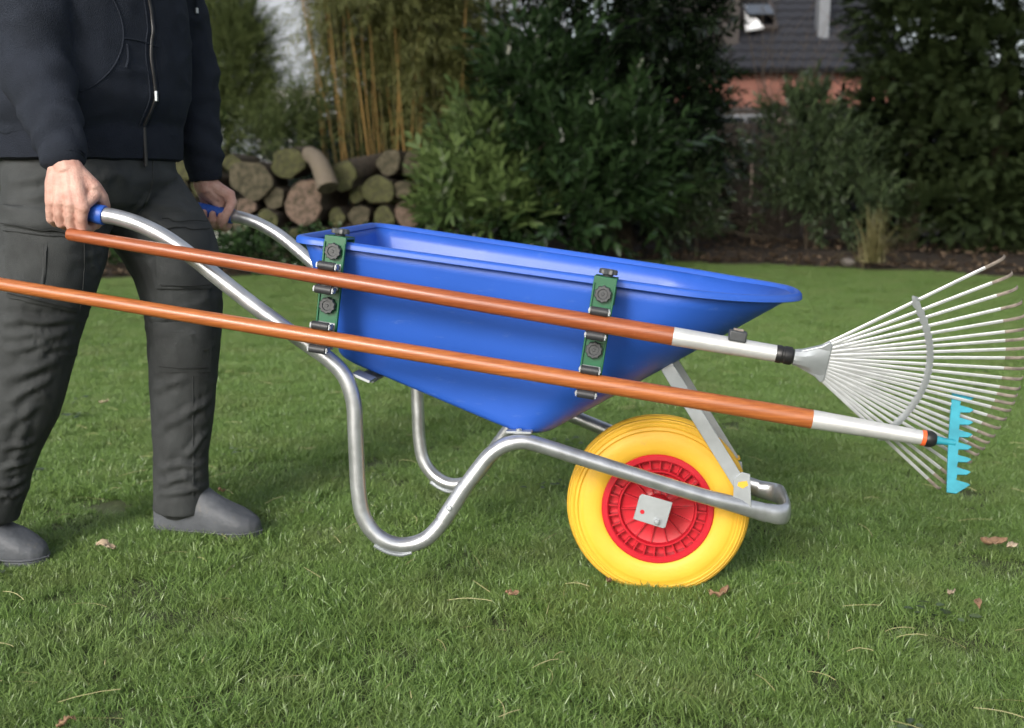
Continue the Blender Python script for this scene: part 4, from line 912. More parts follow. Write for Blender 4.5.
F = [(i * 12 + k, i * 12 + (k + 1) % 12, (i + 1) * 12 + (k + 1) % 12, (i + 1) * 12 + k) for i in range(3) for k in range(12)] + [tuple(range(11, -1, -1)), tuple(range(36, 48))]
b.add(V, F); b.build('socket', M['zinc'], lr, sharp=25)
NT = 26; band = []
sgn_n = 1 if np.dot(nn, outv) > 0 else -1
for i in range(NT):
    s = 1 - 2 * (i / (NT - 1)) ** .86; s = s if s > 0 else s * .95; sj = s + .012 * math.sin(i * 7.3)
    p0 = AF + dd * .022 + ee * (.030 * s); tip = AF + dd * (LT - .012 - kk * sj * sj) + ee * (Wd * sj)
    dv = tip - p0; ln = np.linalg.norm(dv); dv /= ln; sdv = np.cross(nn, dv)
    b = MB(); P = [p0, p0 + dv * ln * .25, p0 + dv * ln * .5, p0 + dv * ln * .75, p0 + dv * ln * .90]
    b.tube([rp_(p + nn * sgn_n * .0015 * (i % 2)) for p in P], .0030, 6, r2=.0009, ndir=tuple(sdv)); tn = b.build('tine', M['tine'], lr, sharp=20)
    hook = [p0 + dv * ln * .897, p0 + dv * ln * .95, p0 + dv * ln * .985 - nn * sgn_n * .002, p0 + dv * (ln * 1.005) - nn * sgn_n * .008, p0 + dv * (ln * 1.008) - nn * sgn_n * .014]
    b = MB(); b.tube([rp_(p + nn * sgn_n * .0015 * (i % 2)) for p in smooth_path(hook, 3)], .0030, 6, r2=.0009, ndir=tuple(sdv)); b.build('tine_tip', M['rust'], tn, sharp=20)
    if 1 <= i <= NT - 2 or True:
        frac = .515 + .02 * math.cos(s * 1.5); band.append(p0 + dv * ln * frac)
for off, nm in ((.0038, 'spreader_band'), (-.0030, 'spreader_band')):
    b = MB(); P = smooth_path([rp_(band[0] + ee * .008 + nn * sgn_n * off)] + [rp_(q + nn * sgn_n * off) for q in band] + [rp_(band[-1] - ee * .008 + nn * sgn_n * off)], 3)
    b.tube(P, [.0058 + .0012 * math.sin(k * 2.1) for k in range(len(P))], 6, r2=.0012, ndir=tuple(dd)); b.build(nm, M['zinc'], lr, sharp=25)
# ---- garden rake
gr, wl2 = tool('garden_rake', 'long wooden handled rake with small turquoise toothed head, lower clamped tool', h2a, h2b, bl(813, 418, PV)[0], .0250, .0350, 'rake')
A0 = h2a; dirn = (h2b - h2a) / np.linalg.norm(h2b - h2a); upv = np.array([0, 0, 1.]) - dirn * dirn[2]; upv /= np.linalg.norm(upv)
fe = bl(921, 437.5, PV)
b = MB(); b.tube([rp_(wl2 - dirn * .002), rp_(fe)], [.0176, .0132], 18); b.build('ferrule', M['alu'], gr)
b = MB(); b.lathe([(.0125, 0), (.0142, .001), (.0142, .007)], rp_(fe), dirn, 20); b.build('ring', M['orange'], gr)
b = MB(); b.lathe([(.0142, 0), (.0148, .001), (.0148, .010), (.0120, .016), (.0105, .018)], rp_(fe + dirn * .0072), dirn, 20); b.build('collar', M['black'], gr)
hp = bl(955, 443, PV); tilt = bl(960, 398, PV) - bl(944, 489, PV); tl = np.linalg.norm(tilt); eb = tilt / tl; eb = eb + np.array([0, .45, 0]); eb /= np.linalg.norm(eb)
b = MB(); b.tube([rp_(fe + dirn * .024), rp_(fe + dirn * .040), rp_(hp)], [.0085, .0065, .0060], 12); b.build('socket', M['turq'], gr)
ft = dirn - eb * np.dot(dirn, eb); ft /= np.linalg.norm(ft); fn = np.cross(ft, eb); HL = tl / math.cos(math.atan(.45)) / 2
rmx = Matrix((Vector(ft), Vector(eb), Vector(fn))).transposed()
b = MB(); prof = [(-.013, -HL)]; NTE = 8
poly = [(-.010, -HL), (-.012, HL * .0), (-.010, HL)]
for i in range(NTE):
    e0 = HL - 2 * HL * i / NTE; stp = 2 * HL / NTE
    poly += [(.024, e0 - .001), (.029, e0 - .0035), (.022, e0 - stp * .42), (.006, e0 - stp * .50)]
    poly += [(.005, e0 - stp * .92)] if i < NTE - 1 else []
poly[-1] = (.006, -HL)
b.prism(poly, rp_(hp - fn * .0025), tuple(ft), tuple(eb), tuple(fn), .005); b.build('rake_head', M['turq'], gr, bevel=.0008)

# ---- green tool holders hooked over the rim
def holder(label, px_top, px_bot, wpx, up_line_shift):
    pt, pb = bl(px_top[0], px_top[1], -.3135), bl(px_bot[0], px_bot[1], -.3135)
    o = wpt(pt); e = empty('tool_holder', tuple(wpt(pb)), rot3); tag(e, label, 'tool holder', 'green tool holders hooked on the tub rim'); A = pb
    ax = (pb - pt); ln = np.linalg.norm(ax); ax /= ln; rt = np.array([1., 0, 0]); rt -= ax * rt.dot(ax); rt /= np.linalg.norm(rt); ot = np.array([0, -1., 0])
    def Q(s, r, o_): return Vector(pt + ax * s + rt * r + ot * o_ - A)
    rm = Matrix((Vector(rt), Vector(ot), Vector(-ax))).transposed(); wd = wpx
    b = MB(); b.box(Q(ln / 2, 0, 0), (wd, .005, ln), rm); b.box(Q(.0025, 0, -.030), (wd, .055, .005), rm); b.box(Q(.028, 0, -.056), (wd, .004, .052), rm)
    for s_ in (-1, 1): b.box(Q(ln / 2 + .004, s_ * (wd / 2 - .002), .0042), (.004, .004, ln - .016), rm)
    b.build('plate', M['green'], e, bevel=.0012)
    def knob(s, r, o_, ax_, rad, h):
        b = MB(); V = []; nk = 40; pr = [(rad * .55, 0), (rad * .62, h * .3), (rad, h * .35), (rad, h * .85), (rad * .9, h), (rad * .62, h), (rad * .55, h * .82), (rad * .2, h * .82), (rad * .15, h * .95), (0, h * .95)]
        a = Vector(ax_).normalized(); e1 = a.orthogonal().normalized(); e2 = a.cross(e1); O = Q(s, r, o_)
        for rr_, hh in pr:
            for k in range(nk):
                t = 2 * math.pi * k / nk; f = 1 + (.07 * math.cos(10 * t) if rr_ >= rad * .9 else 0); V.append(O + a * hh + e1 * (rr_ * f * math.cos(t)) + e2 * (rr_ * f * math.sin(t)))
        F = [(i * nk + k, i * nk + (k + 1) % nk, (i + 1) * nk + (k + 1) % nk, (i + 1) * nk + k) for i in range(len(pr) - 1) for k in range(nk)]
        b.add(V, F); b.build('knob', M['knob'], e, sharp=40)
    knob(0, .002, -.020, tuple(-ax), .0165, .014)
    def s_of(line_a, line_b):
        # distance along the plate where the handle crosses it
        best = min(np.linspace(0, ln, 200), key=lambda s: abs((pt + ax * s)[2] - on_line(line_a, line_b, (pt + ax * s)[0])[2])); return best
    s1, s2 = s_of(h1a, h1b), s_of(h2a, h2b)
    knob((s1 - .015) * .43 + .002, 0, .0025, tuple(ot), .0155, .012); knob((s1 + s2) / 2 - .002, 0, .0025, tuple(ot), .0155, .012)
    for s, la, lb in ((s1, h1a, h1b), (s2, h2a, h2b)):
        dh = (lb - la) / np.linalg.norm(lb - la); cn = np.cross(dh, ot); cn = cn if cn[2] > 0 else -cn
        ce = on_line(la, lb, (pt + ax * s)[0])
        rmh = Matrix((Vector(dh), Vector(ot), Vector(cn))).transposed()
        b = MB(); b.box(Vector(ce + np.array([0, .0335, 0]) - A), (.034, .006, .052), rmh)
        for k in (-1, 1): b.box(Vector(ce + np.array([0, .018, 0]) + cn * k * .0225 - A), (.030, .030, .0022), rmh); 
        cb = b.build('clamp_base', M['zinc'], e, bevel=.0008)
        for k in (-1, 1):
            c_ = ce + cn * k * .0225 + ot * .006
            b = MB(); b.tube([tuple(c_ - dh * .0155 - A), tuple(c_ + dh * .0155 - A)], .0080, 14); b.build('roller', M['rubber'], cb)
            b = MB(); b.tube([tuple(c_ - dh * .0205 - A), tuple(c_ + dh * .0205 - A)], .0030, 10)
            for q in (-1, 1): b.box(Vector(c_ + dh * q * .0180 - ot * .006 - A), (.0022, .022, .010), rmh)
            b.build('roller_pin', M['zinc'], cb)
    return e
holder('green tool holder with black knobs on the tub rim nearer the person', (336, 236), (325, 344), .043, 0)
holder('green tool holder with black knobs on the tub rim above the yellow wheel', (606, 277), (588, 388), .043, 0)

# ================================================================== PERSON
TH = R_(-26); fd = np.array([math.cos(TH), math.sin(TH), 0]); rt_ = np.array([math.sin(TH), -math.cos(TH), 0]); UP = np.array([0, 0, 1.])
PC = np.array([-.955, 2.535, 0])
pr_ = empty('person', (PC[0], PC[1], 0)); tag(pr_, 'person in navy hooded jacket and charcoal work trousers pushing the wheelbarrow', 'person')
PO = np.array([PC[0], PC[1], 0])
def remesh(b, voxel, smooth=3, deci=None):
    me = b.mesh('tmp', None); o = bpy.data.objects.new('tmp', me); COL.objects.link(o)
    m1 = o.modifiers.new('r', 'REMESH'); m1.mode = 'VOXEL'; m1.voxel_size = voxel
    m2 = o.modifiers.new('s', 'SMOOTH'); m2.factor = .5; m2.iterations = smooth
    if deci: m3 = o.modifiers.new('d', 'DECIMATE'); m3.ratio = deci
    dg = bpy.context.evaluated_depsgraph_get(); dg.update(); me2 = bpy.data.meshes.new_from_object(o.evaluated_get(dg))
    bpy.data.objects.remove(o); me2.polygons.foreach_set('use_smooth', [True] * len(me2.polygons)); me2.update(); return me2
def capsule(b, pts, rad, n=14, r2=None, ndir=None):
    P = [np.array(p, float) for p in pts]; r = list(rad); q2 = list(r2) if r2 is not None else None
    d0 = P[0] - P[1]; d0 /= np.linalg.norm(d0); d1 = P[-1] - P[-2]; d1 /= np.linalg.norm(d1)
    A = []; RA = []; R2 = []
    for a in (80, 55, 28):
        A.append(P[0] + d0 * r[0] * math.sin(R_(a))); RA.append(r[0] * math.cos(R_(a))); R2.append((q2[0] if q2 else r[0]) * math.cos(R_(a)))
    A += P; RA += r; R2 += (q2 if q2 else r)
    for a in (28, 55, 80):
        A.append(P[-1] + d1 * r[-1] * math.sin(R_(a))); RA.append(r[-1] * math.cos(R_(a))); R2.append((q2[-1] if q2 else r[-1]) * math.cos(R_(a)))
    return b.tube(A, RA, n, r2=R2, ndir=ndir)
def spl(pts, rad, sub=4):
    P = smooth_path(pts, sub); k = np.linspace(0, len(rad) - 1, len(P)); return P, list(np.interp(k, range(len(rad)), rad))
def displace(me, fn):
    n = len(me.vertices); co = np.empty(n * 3, np.float32); me.vertices.foreach_get('co', co); co = co.reshape(-1, 3); no = np.empty(n * 3, np.float32); me.vertices.foreach_get('normal', no); no = no.reshape(-1, 3)
    co = co + no * fn(co, no)[:, None]; me.vertices.foreach_set('co', co.astype(np.float32).ravel()); me.update()
def nz(co, sc, seed): 
    sc = np.array(sc) if hasattr(sc, '__len__') else np.array([sc] * 3)
    return np.array([noise.noise(Vector((float(p[0] * sc[0] + seed), float(p[1] * sc[1]), float(p[2] * sc[2])))) for p in co])
def ridge(n_): return 1 - 2 * np.abs(n_)       # sharp folds where the noise crosses zero
# ---- jacket
def torso(b, secs, n=28):
    V = []; F = []
    for z, hw, hd, fo in secs:
        for k in range(n):
            a = 2 * math.pi * k / n; ca, sa = math.cos(a), math.sin(a); e = 2.35
            x = abs(ca) ** (2 / e) * (1 if ca > 0 else -1); y = abs(sa) ** (2 / e) * (1 if sa > 0 else -1)
            V.append(PC + fd * (fo + hd * y) + rt_ * hw * x + UP * z)
    m = len(secs)
    for i in range(m - 1):
        for k in range(n): F.append((i * n + k, i * n + (k + 1) % n, (i + 1) * n + (k + 1) % n, (i + 1) * n + k))
    F += [tuple(range(n - 1, -1, -1)), tuple(range((m - 1) * n, m * n))]; b.add(V, F)
shR, shL = PC + rt_ * .195 + UP * 1.415 + fd * .03, PC - rt_ * .195 + UP * 1.415 + fd * .03
elR, elL = at(36, 66, 2.27), at(188, 60, 2.80)
wrR, wrL = at(65, 162, 2.165), at(206, 180, 2.80)
b = MB()
torso(b, [(.972, .222, .168, 0), (1.003, .222, .168, 0), (1.022, .232, .180, .002), (1.06, .240, .190, .006), (1.12, .238, .190, .010), (1.25, .232, .182, .018), (1.36, .225, .165, .025), (1.43, .205, .135, .028), (1.475, .150, .105, .02), (1.51, .095, .085, .01)])
for S, Ee, Wr in ((shR, elR, wrR), (shL, elL, wrL)):
    fa = Wr + (Ee - Wr) * .12; P, r = spl([S, (S + Ee) / 2 + (Ee - S) * .05, Ee, (Ee + fa) / 2, fa], [.092, .081, .070, .060, .048]); capsule(b, P, r, 18)
# hood lying on the back
capsule(b, [PC + UP * 1.49 - fd * .03 + rt_ * .10, PC + UP * 1.47 - fd * .13, PC + UP * 1.49 - fd * .03 - rt_ * .10], [.05, .075, .05], 14)
capsule(b, [PC + UP * 1.47 - fd * .10, PC + UP * 1.36 - fd * .165, PC + UP * 1.30 - fd * .17], [.09, .075, .04], 14)
jm = remesh(b, .0085, 5)
def axis_t(co, A, B): d = B - A; return ((co - A) @ d) / (d @ d), np.linalg.norm((co - A) - np.outer(((co - A) @ d) / (d @ d), d), axis=1)
def jdisp(co, no):
    base = .0045 * nz(co, 9, 1) + .0035 * np.maximum(ridge(nz(co, (7, 7, 13), 4)) - .55, 0) * 2.2
    out = base
    for S, Ee, Wr in ((shR, elR, wrR), (shL, elL, wrL)):
        t, r = axis_t(co, Ee, Wr); m = np.exp(-((r / .11) ** 4)) * ((t > -.6) & (t < 1.1))
        out = out + m * .0035 * np.sin(t * 19 + 9 * nz(co, 9, 7)) * np.exp(-((t - .72) / .25) ** 2)
        t, r = axis_t(co, S, Ee); m = np.exp(-((r / .12) ** 4)) * ((t > .2) & (t < 1.3)); out = out + m * .004 * np.sin(t * 12 + 5 * nz(co, 7, 9))
    # soft bunching above the hem band
    out = out + .006 * np.exp(-((co[:, 2] - 1.03) / .05) ** 2) * nz(co, (12, 12, 5), 12)
    return out
displace(jm, jdisp)
def loc_mesh(me):
    me.transform(Matrix.Translation((-PO[0], -PO[1], 0))); return me
jbvh = BVHTree.FromPolygons([tuple(v.co) for v in jm.vertices], [tuple(p.vertices) for p in jm.polygons])
jo = link('jacket', loc_mesh(jm), M['jacket'], pr_)
def W2(p): return tuple(np.array(p) - PO)
b = MB(); torso(b, [(.923, .206, .156, 0), (.928, .217, .164, 0), (.95, .220, .167, 0), (.985, .221, .169, 0), (1.01, .218, .166, 0)], 60)
b.v = [W2(v) for v in b.v]; hm = b.build('hem_band', M['rib'], jo, sharp=50)
displace(hm.data, lambda co, no: .0025 * nz(co, 14, 3) + .002 * nz(co, (30, 30, 4), 5))
for Ee, Wr in ((elR, wrR), (elL, wrL)):
    d = (Wr - Ee) / np.linalg.norm(Wr - Ee); b = MB(); P = [Wr - d * .062, Wr - d * .055, Wr - d * .03, Wr - d * .004, Wr + d * .001, Wr - d * .006]
    b.tube([W2(p) for p in P], [.045, .0475, .0440, .0400, .0380, .036], 40); c = b.build('cuff', M['rib'], jo, sharp=60); displace(c.data, lambda co, no: .0012 * nz(co, 25, 3))
# zip: dark strip down the front with puller
def hit(bv, o, d):
    h = bv.ray_cast(Vector(o), Vector(d)); return h
def strip(bv, pts, r, name, m, parent, lift=.001, r2=None, n=8):
    P = []
    for o, d in pts:
        h = bv.ray_cast(Vector(o), Vector(d))
        if h[0] is not None: P.append(np.array(h[0] + h[1] * lift) - PO)
    if len(P) < 3: return None
    b = MB(); b.tube(smooth_path(P, 3), r, n, r2=r2, ndir=None); return b.build(name, m, parent, sharp=50)
zp = [(PC + fd * .8 + rt_ * (.004 * math.sin(z * 40)) + UP * z, -fd) for z in np.arange(.998, 1.44, .02)]
strip(jbvh, zp, .0042, 'zip', M['black'], jo, .0005)
for off in (-.014, .014): strip(jbvh, [(o + rt_ * off, d) for o, d in zp], .0018, 'zip_placket', M['jacket'], jo, .0005)
b = MB(); p = PC + fd * .165 + UP * .955; b.tube([W2(p + UP * .04), W2(p), W2(p - UP * .045)], .005, 8); b.build('zip', M['black'], jo)
h = jbvh.ray_cast(Vector(PC + fd * .8 + UP * 1.06), Vector(-fd))[0]
if h: b = MB(); b.box(Vector(W2(np.array(h) + fd * .007)), (.006, .008, .022)); b.build('zip_pull', M['zinc'], jo, bevel=.001)
def pxs(pts): return [(CAM, ray(*q)) for q in pts]
strip(jbvh, pxs([tuple(q) for q in smooth_path([(110, -8, 0), (121, 18, 0), (123, 42, 0), (114, 66, 0), (96, 84, 0), (80, 92, 0)], 4) for q in [q[:2]]]), .0020, 'pocket_edge', M['jacket'], jo, .0003)
strip(jbvh, pxs([tuple(q[:2]) for q in smooth_path([(123, 38, 0), (140, 41, 0), (158, 47, 0)], 4)]), .0022, 'pocket_seam', M['jacket'], jo, .0002)
strip(jbvh, pxs([(127, 44), (128, 52), (128, 60), (126, 68)]), .0030, 'pocket_seam', M['jacket'], jo, .0002)
b = MB(); pz = jbvh.ray_cast(Vector(CAM), Vector(ray(193, 8)))[0]
if pz:
    p = np.array(pz); b.tube([W2(p + UP * .14 + fd * .01), W2(p + UP * .06 + fd * .012), W2(p + fd * .008 - rt_ * .004)], .0035, 8); b.build('drawstring', M['rib'], jo)
    b = MB(); b.tube([W2(p + fd * .008 - rt_ * .004), W2(p + fd * .008 - UP * .012 - rt_ * .004)], .0042, 8); b.build('drawstring_tip', M['zinc'], jo)
# ---- trousers
b = MB()
torso(b, [(.80, .120, .10, -.01), (.83, .178, .140, -.005), (.88, .200, .160, 0), (.93, .198, .155, 0), (.985, .188, .145, 0)], 28)
rl = [PC + rt_ * .092 + UP * .88, at(52, 255, 2.44), at(38, 318, 2.425), at(22, 390, 2.435), at(2, 455, 2.455), at(-12, 511, 2.47)]
ll = [PC - rt_ * .092 + UP * .88, at(172, 250, 2.625), at(183, 315, 2.635), at(183, 380, 2.65), at(181, 450, 2.665), at(181, 510, 2.67)]
P, r = spl(rl, [.118, .112, .099, .092, .076, .070]); capsule(b, P[:-1], r[:-1], 20); b.tube([P[-2], P[-1]], [r[-2], r[-1]], 20)
P, r = spl(ll, [.118, .108, .090, .080, .068, .066]); capsule(b, P[:-1], r[:-1], 20); b.tube([P[-2], P[-1]], [r[-2], r[-1]], 20)
tm = remesh(b, .0052, 8)
# directed folds: (x0, y0, x1, y1, width in m, height in m) where they show, traced on the cloth surface
CREASE = [(110, 238, 150, 196, .010, .010), (118, 232, 92, 205, .010, .008), (150, 205, 196, 214, .009, .007), (146, 214, 190, 240, .010, .008), (128, 246, 160, 250, .009, .007), (104, 250, 62, 262, .009, .006),
          (2, 322, 80, 316, .009, .010), (0, 336, 70, 330, .009, .009), (4, 352, 66, 336, .010, .009), (20, 362, 74, 344, .008, .006), (0, 380, 60, 360, .011, .010), (8, 402, 52, 378, .009, .008), (0, 430, 40, 404, .010, .008),
          (0, 452, 36, 440, .009, .008), (0, 470, 30, 462, .008, .009), (0, 484, 26, 478, .008, .010), (0, 497, 24, 490, .008, .009), (30, 400, 16, 470, .010, .006),
          (150, 318, 216, 324, .009, .009), (152, 332, 214, 336, .009, .008), (156, 350, 190, 338, .008, .006), (196, 356, 214, 344, .008, .006), (152, 392, 186, 376, .010, .007), (176, 420, 212, 396, .010, .008), (154, 436, 180, 418, .009, .006),
          (184, 458, 208, 432, .009, .009), (156, 470, 206, 462, .008, .009), (158, 484, 190, 472, .008, .009), (160, 494, 208, 484, .008, .010), (182, 476, 204, 492, .008, .006), (170, 440, 166, 480, .010, .005),
          (8, 182, 60, 172, .009, .007), (60, 192, 20, 196, .009, .006), (96, 178, 130, 172, .010, .006), (170, 176, 200, 186, .009, .007), (176, 190, 204, 196, .008, .006), (100, 290, 88, 240, .010, .006), (206, 300, 212, 250, .010, .006), (160, 300, 150, 262, .009, .006)]
_tb = BVHTree.FromPolygons([tuple(v.co) for v in tm.vertices], [tuple(p.vertices) for p in tm.polygons])
def tdisp(co, no):
    out = .004 * nz(co, 6, 2) + .0016 * nz(co, 26, 9) + .006 * np.maximum(ridge(nz(co, (8, 8, 10), 31)) - .7, 0)
    rr2 = random.Random(4); cs = []
    for c in CREASE: cs.append(c)
    for (x0, y0, x1, y1, w, h_) in cs:
        q = []
        for t in (0, .25, .5, .75, 1):
            bow = 4 * t * (1 - t) * rr2.uniform(-4, 4)
            hh = _tb.ray_cast(Vector(CAM), Vector(ray(x0 + (x1 - x0) * t, y0 + (y1 - y0) * t + bow)))
            if hh[0] is not None: q.append((np.array(hh[0]), t))
        for (a, ta), (b2, tb2) in zip(q[:-1], q[1:]):
            if np.linalg.norm(a - b2) > .12: continue
            d = b2 - a; tt = ((co - a) @ d) / (d @ d); m = (tt > -.001) & (tt <= 1.0)
            ds = np.linalg.norm(co - a - np.outer(np.clip(tt, 0, 1), d), axis=1); m &= ds < .06
            tp_ = ta + (tb2 - ta) * np.clip(tt, 0, 1); env = np.sin(math.pi * (.06 + .88 * tp_)) ** .7
            out = out + np.where(m, .55 * h_ * env * (np.exp(-(ds / w) ** 2) - .55 * np.exp(-((ds - 1.9 * w) / (w * .9)) ** 2)), 0)
    return out
displace(tm, tdisp)
tbvh = BVHTree.FromPolygons([tuple(v.co) for v in tm.vertices], [tuple(p.vertices) for p in tm.polygons])
to = link('trousers', loc_mesh(tm), M['cloth'], pr_)
def patch(bv, quad, nu, nv, th, name, m, parent):
    Q = [np.array(q, float) for q in quad]; V = []; ok = True
    for lay in (0, 1):
        for j in range(nv + 1):
            for i in range(nu + 1):
                s, t = i / nu, j / nv; q = (Q[0] * (1 - s) + Q[1] * s) * (1 - t) + (Q[3] * (1 - s) + Q[2] * s) * t
                h = bv.ray_cast(Vector(CAM), Vector(ray(*q)))
                if h[0] is None: return None
                edge = min(s, 1 - s, t, 1 - t); lift = -.004 if lay == 0 else th * (.55 + .45 * min(1, edge * 5)) + .0012 * math.sin(s * 9 + t * 5)
                V.append(np.array(h[0]) + np.array(h[1]) * lift - PO)
    n = (nu + 1); F = []; k = (nu + 1) * (nv + 1)
    for j in range(nv):
        for i in range(nu):
            a = j * n + i; F.append((k + a, k + a + 1, k + a + n + 1, k + a + n)); F.append((a, a + n, a + n + 1, a + 1))
    for i in range(nu): F.append((i, i + 1, k + i + 1, k + i)); a = nv * n + i; F.append((a, k + a, k + a + 1, a + 1))
    for j in range(nv): a = j * n; F.append((a, k + a, k + a + n, a + n)); a = j * n + nu; F.append((a, a + n, k + a + n, k + a))
    b = MB(); b.add(V, F); return b.build(name, m, parent, sharp=45)
patch(tbvh, [(8, 222), (84, 230), (78, 312), (8, 297)], 18, 18, .012, 'cargo_pocket', M['cloth'], to)
patch(tbvh, [(5, 204), (88, 212), (87, 236), (5, 227)], 18, 8, .018, 'pocket_flap', M['cloth'], to)
patch(tbvh, [(44, 238), (50, 239), (45, 300), (39, 299)], 4, 14, .015, 'pocket_pleat', M['cloth'], to)
patch(tbvh, [(158, 222), (206, 224), (212, 288), (156, 288)], 12, 12, .012, 'cargo_pocket', M['cloth'], to)
patch(tbvh, [(160, 206), (202, 208), (206, 226), (158, 224)], 12, 6, .015, 'pocket_flap', M['cloth'], to)
patch(tbvh, [(154, 322), (212, 322), (210, 372), (154, 372)], 12, 8, .004, 'knee_patch', M['cloth'], to)
def seamline(pts, lift=.0145):
    strip(tbvh, pxs([tuple(q[:2]) for q in smooth_path([(x, y, 0) for x, y in pts], 6)]), .0013, 'seam', M['thread'], to, lift, n=6)
seamline([(8, 231), (46, 235), (84, 240)], .0115); seamline([(83, 236), (80, 280), (77, 308)], .0110); seamline([(11, 293), (44, 301), (75, 307)], .0110)
seamline([(8, 224), (46, 230), (84, 233)], .0175); seamline([(156, 228), (182, 230), (206, 230)], .0118); seamline([(160, 284), (184, 285), (208, 284)], .0110); seamline([(160, 221), (182, 222), (203, 223)], .0145)
seamline([(160, 366), (184, 368), (207, 367)], .0042); seamline([(70, 168), (74, 182), (66, 198)], .0006); seamline([(88, 320), (66, 400), (34, 480)], .0006)
strip(tbvh, pxs([tuple(q[:2]) for q in smooth_path([(153, 160, 0), (152, 185, 0), (146, 203, 0), (134, 220, 0)], 4)]), .0022, 'seam', M['cloth'], to, .0004)
strip(tbvh, pxs([(193, y) for y in range(376, 500, 10)]), .0011, 'seam', M['cloth'], to, .0004)
# ---- boots
def boot(heel, toe, ank, label):
    heel, toe, ank = [np.array(p, float) for p in (heel, toe, ank)]
    d = toe - heel; Ln = np.linalg.norm(d); d /= Ln; s = np.array([-d[1], d[0], 0]); b = MB(); V = []; F = []; n = 20
    st = [(0, .020, .050), (.02, .032, .085), (.10, .038, .105), (.25, .041, .135), (.42, .042, .122), (.58, .045, .094), (.74, .049, .072), (.86, .045, .055), (.94, .034, .044), (.985, .019, .033), (1.0, .008, .025)]
    for t, hw, hh in st:
        for k in range(n):
            a = 2 * math.pi * k / n; y = math.cos(a); z = math.sin(a)
            zz = hh * (.5 + .5 * z) if z > 0 else hh * .5 * (1 - min(1, -z * 1.5)); V.append(heel + d * (t * Ln) + s * hw * (abs(y) ** .7) * (1 if y > 0 else -1) + UP * (zz + .010))
    for i in range(len(st) - 1):
        for k in range(n): F.append((i * n + k, i * n + (k + 1) % n, (i + 1) * n + (k + 1) % n, (i + 1) * n + k))
    F += [tuple(range(n - 1, -1, -1)), tuple(range((len(st) - 1) * n, len(st) * n))]; b.add(V, F)
    a0 = heel + d * .085 + UP * .055; P, r = spl([a0, a0 + UP * .06 + (ank - a0) * .25, ank + UP * .07], [.046, .056, .058]); capsule(b, P, r, 18)
    m = remesh(b, .0045, 7); displace(m, lambda co, no: .0018 * nz(co, 16, 5) + .0022 * np.sin(co[:, 2] * 120 + 3 * nz(co, 14, 8)) * np.exp(-((co[:, 2] - .105) / .03) ** 2))
    o = link('boot', loc_mesh(m), M['boot'], pr_)
    b = MB(); poly = []
    for t, hw, hh in st: poly.append((t * Ln, hw - .001))
    poly = [(-.004, 0)] + poly + [(Ln + .005, 0)] + [(p[0], -p[1]) for p in reversed(poly)]
    b.prism(poly, W2(heel + UP * .002), tuple(d), tuple(s), (0, 0, 1), .014); b.build('sole', M['sole'], o, sharp=40, bevel=.002)
    b = MB(); ring = [Vector(W2(heel + UP * .020)) + Vector(d) * p[0] + Vector(s) * (p[1] * 1.0) for p in poly]; b.tube([tuple(q) for q in ring] + [tuple(ring[0])], .0022, 8); b.build('welt', M['boot'], o)
    return o
boot((-.900, 2.69, 0), (-.628, 2.637, 0), ll[-1] - UP * .0, '')
boot((-1.36, 2.50, 0), (-1.080, 2.445, 0), rl[-1], '')
# ---- body: one continuous figure, hands closed on the grips
b = MB()
def hand(G, a, bo, Wr, Ee):
    a = a / np.linalg.norm(a); c = UP - a * a[2]; c /= np.linalg.norm(c); bo = bo - a * bo.dot(a) - c * bo.dot(c); bo /= np.linalg.norm(bo)
    def H(x, y, z): return G + a * x + bo * y + c * z
    fw = (Ee - Wr) / np.linalg.norm(Ee - Wr)
    capsule(b, [Ee, Wr + fw * .05, Wr, Wr - fw * .012], [.036, .030, .027, .026], 14)
    K = [(.035, .033, .010, .0118, 1.0), (.0125, .0355, .014, .0122, 1.06), (-.0105, .0345, .013, .0115, 1.0), (-.032, .030, .009, .0102, .86)]
    for i, (x, y, z, r, ls) in enumerate(K):
        kn = H(x, y, z); wb_ = Wr - fw * .008 + a * (.016 - .011 * i)
        mid = (wb_ + kn) / 2 + bo * .004
        capsule(b, [wb_, mid, kn], [.0185, .0165, r * 1.18], 12)
        capsule(b, [kn, H(x - .001, y * .93, z - .022 * ls), H(x - .002, .021, -.030 * ls + .001)], [r * 1.05, r * .90, r * .90], 12)       # proximal phalanx
        capsule(b, [H(x - .002, .021, -.030 * ls + .001), H(x - .003, .002, -.0335), H(x - .003, -.014, -.029)], [r * .95, r * .9, r * .86], 12)  # middle phalanx under the grip
        capsule(b, [H(x - .003, -.014, -.029), H(x - .003, -.0265, -.016), H(x - .003, -.0285, -.002)], [r * .86, r * .82, r * .72], 12)  # finger tip
    # palm mass and thumb
    capsule(b, [Wr - fw * .01, H(.008, .010, .040), H(.0, .004, .030)], [.024, .024, .014], 12, r2=[.030, .034, .030], ndir=tuple(bo))
    capsule(b, [Wr - fw * .006 + a * .012, H(.036, .002, .047), H(.047, -.010, .033)], [.018, .0175, .0135], 12)
    capsule(b, [H(.047, -.010, .033), H(.048, -.026, .014), H(.044, -.0295, .002)], [.0135, .0115, .0112], 12)
    capsule(b, [H(.044, -.0295, .002), H(.040, -.0285, -.014), H(.036, -.025, -.026)], [.0112, .0110, .0085], 12)
    # web between thumb and index finger
    capsule(b, [H(.036, .026, .018), H(.042, .008, .034)], [.012, .013], 10)
    return H
ga = wvec((1, 0, -.185)); 
HR = hand(np.array(b2w(-1.140, -.3215, .6275)), ga, -AV, wrR + (wrR - elR) / np.linalg.norm(wrR - elR) * .004, elR)
HL_ = hand(np.array(b2w(-1.128, .3215, .6255)), ga, AV, wrL + (wrL - elL) / np.linalg.norm(wrL - elL) * .004, elL)
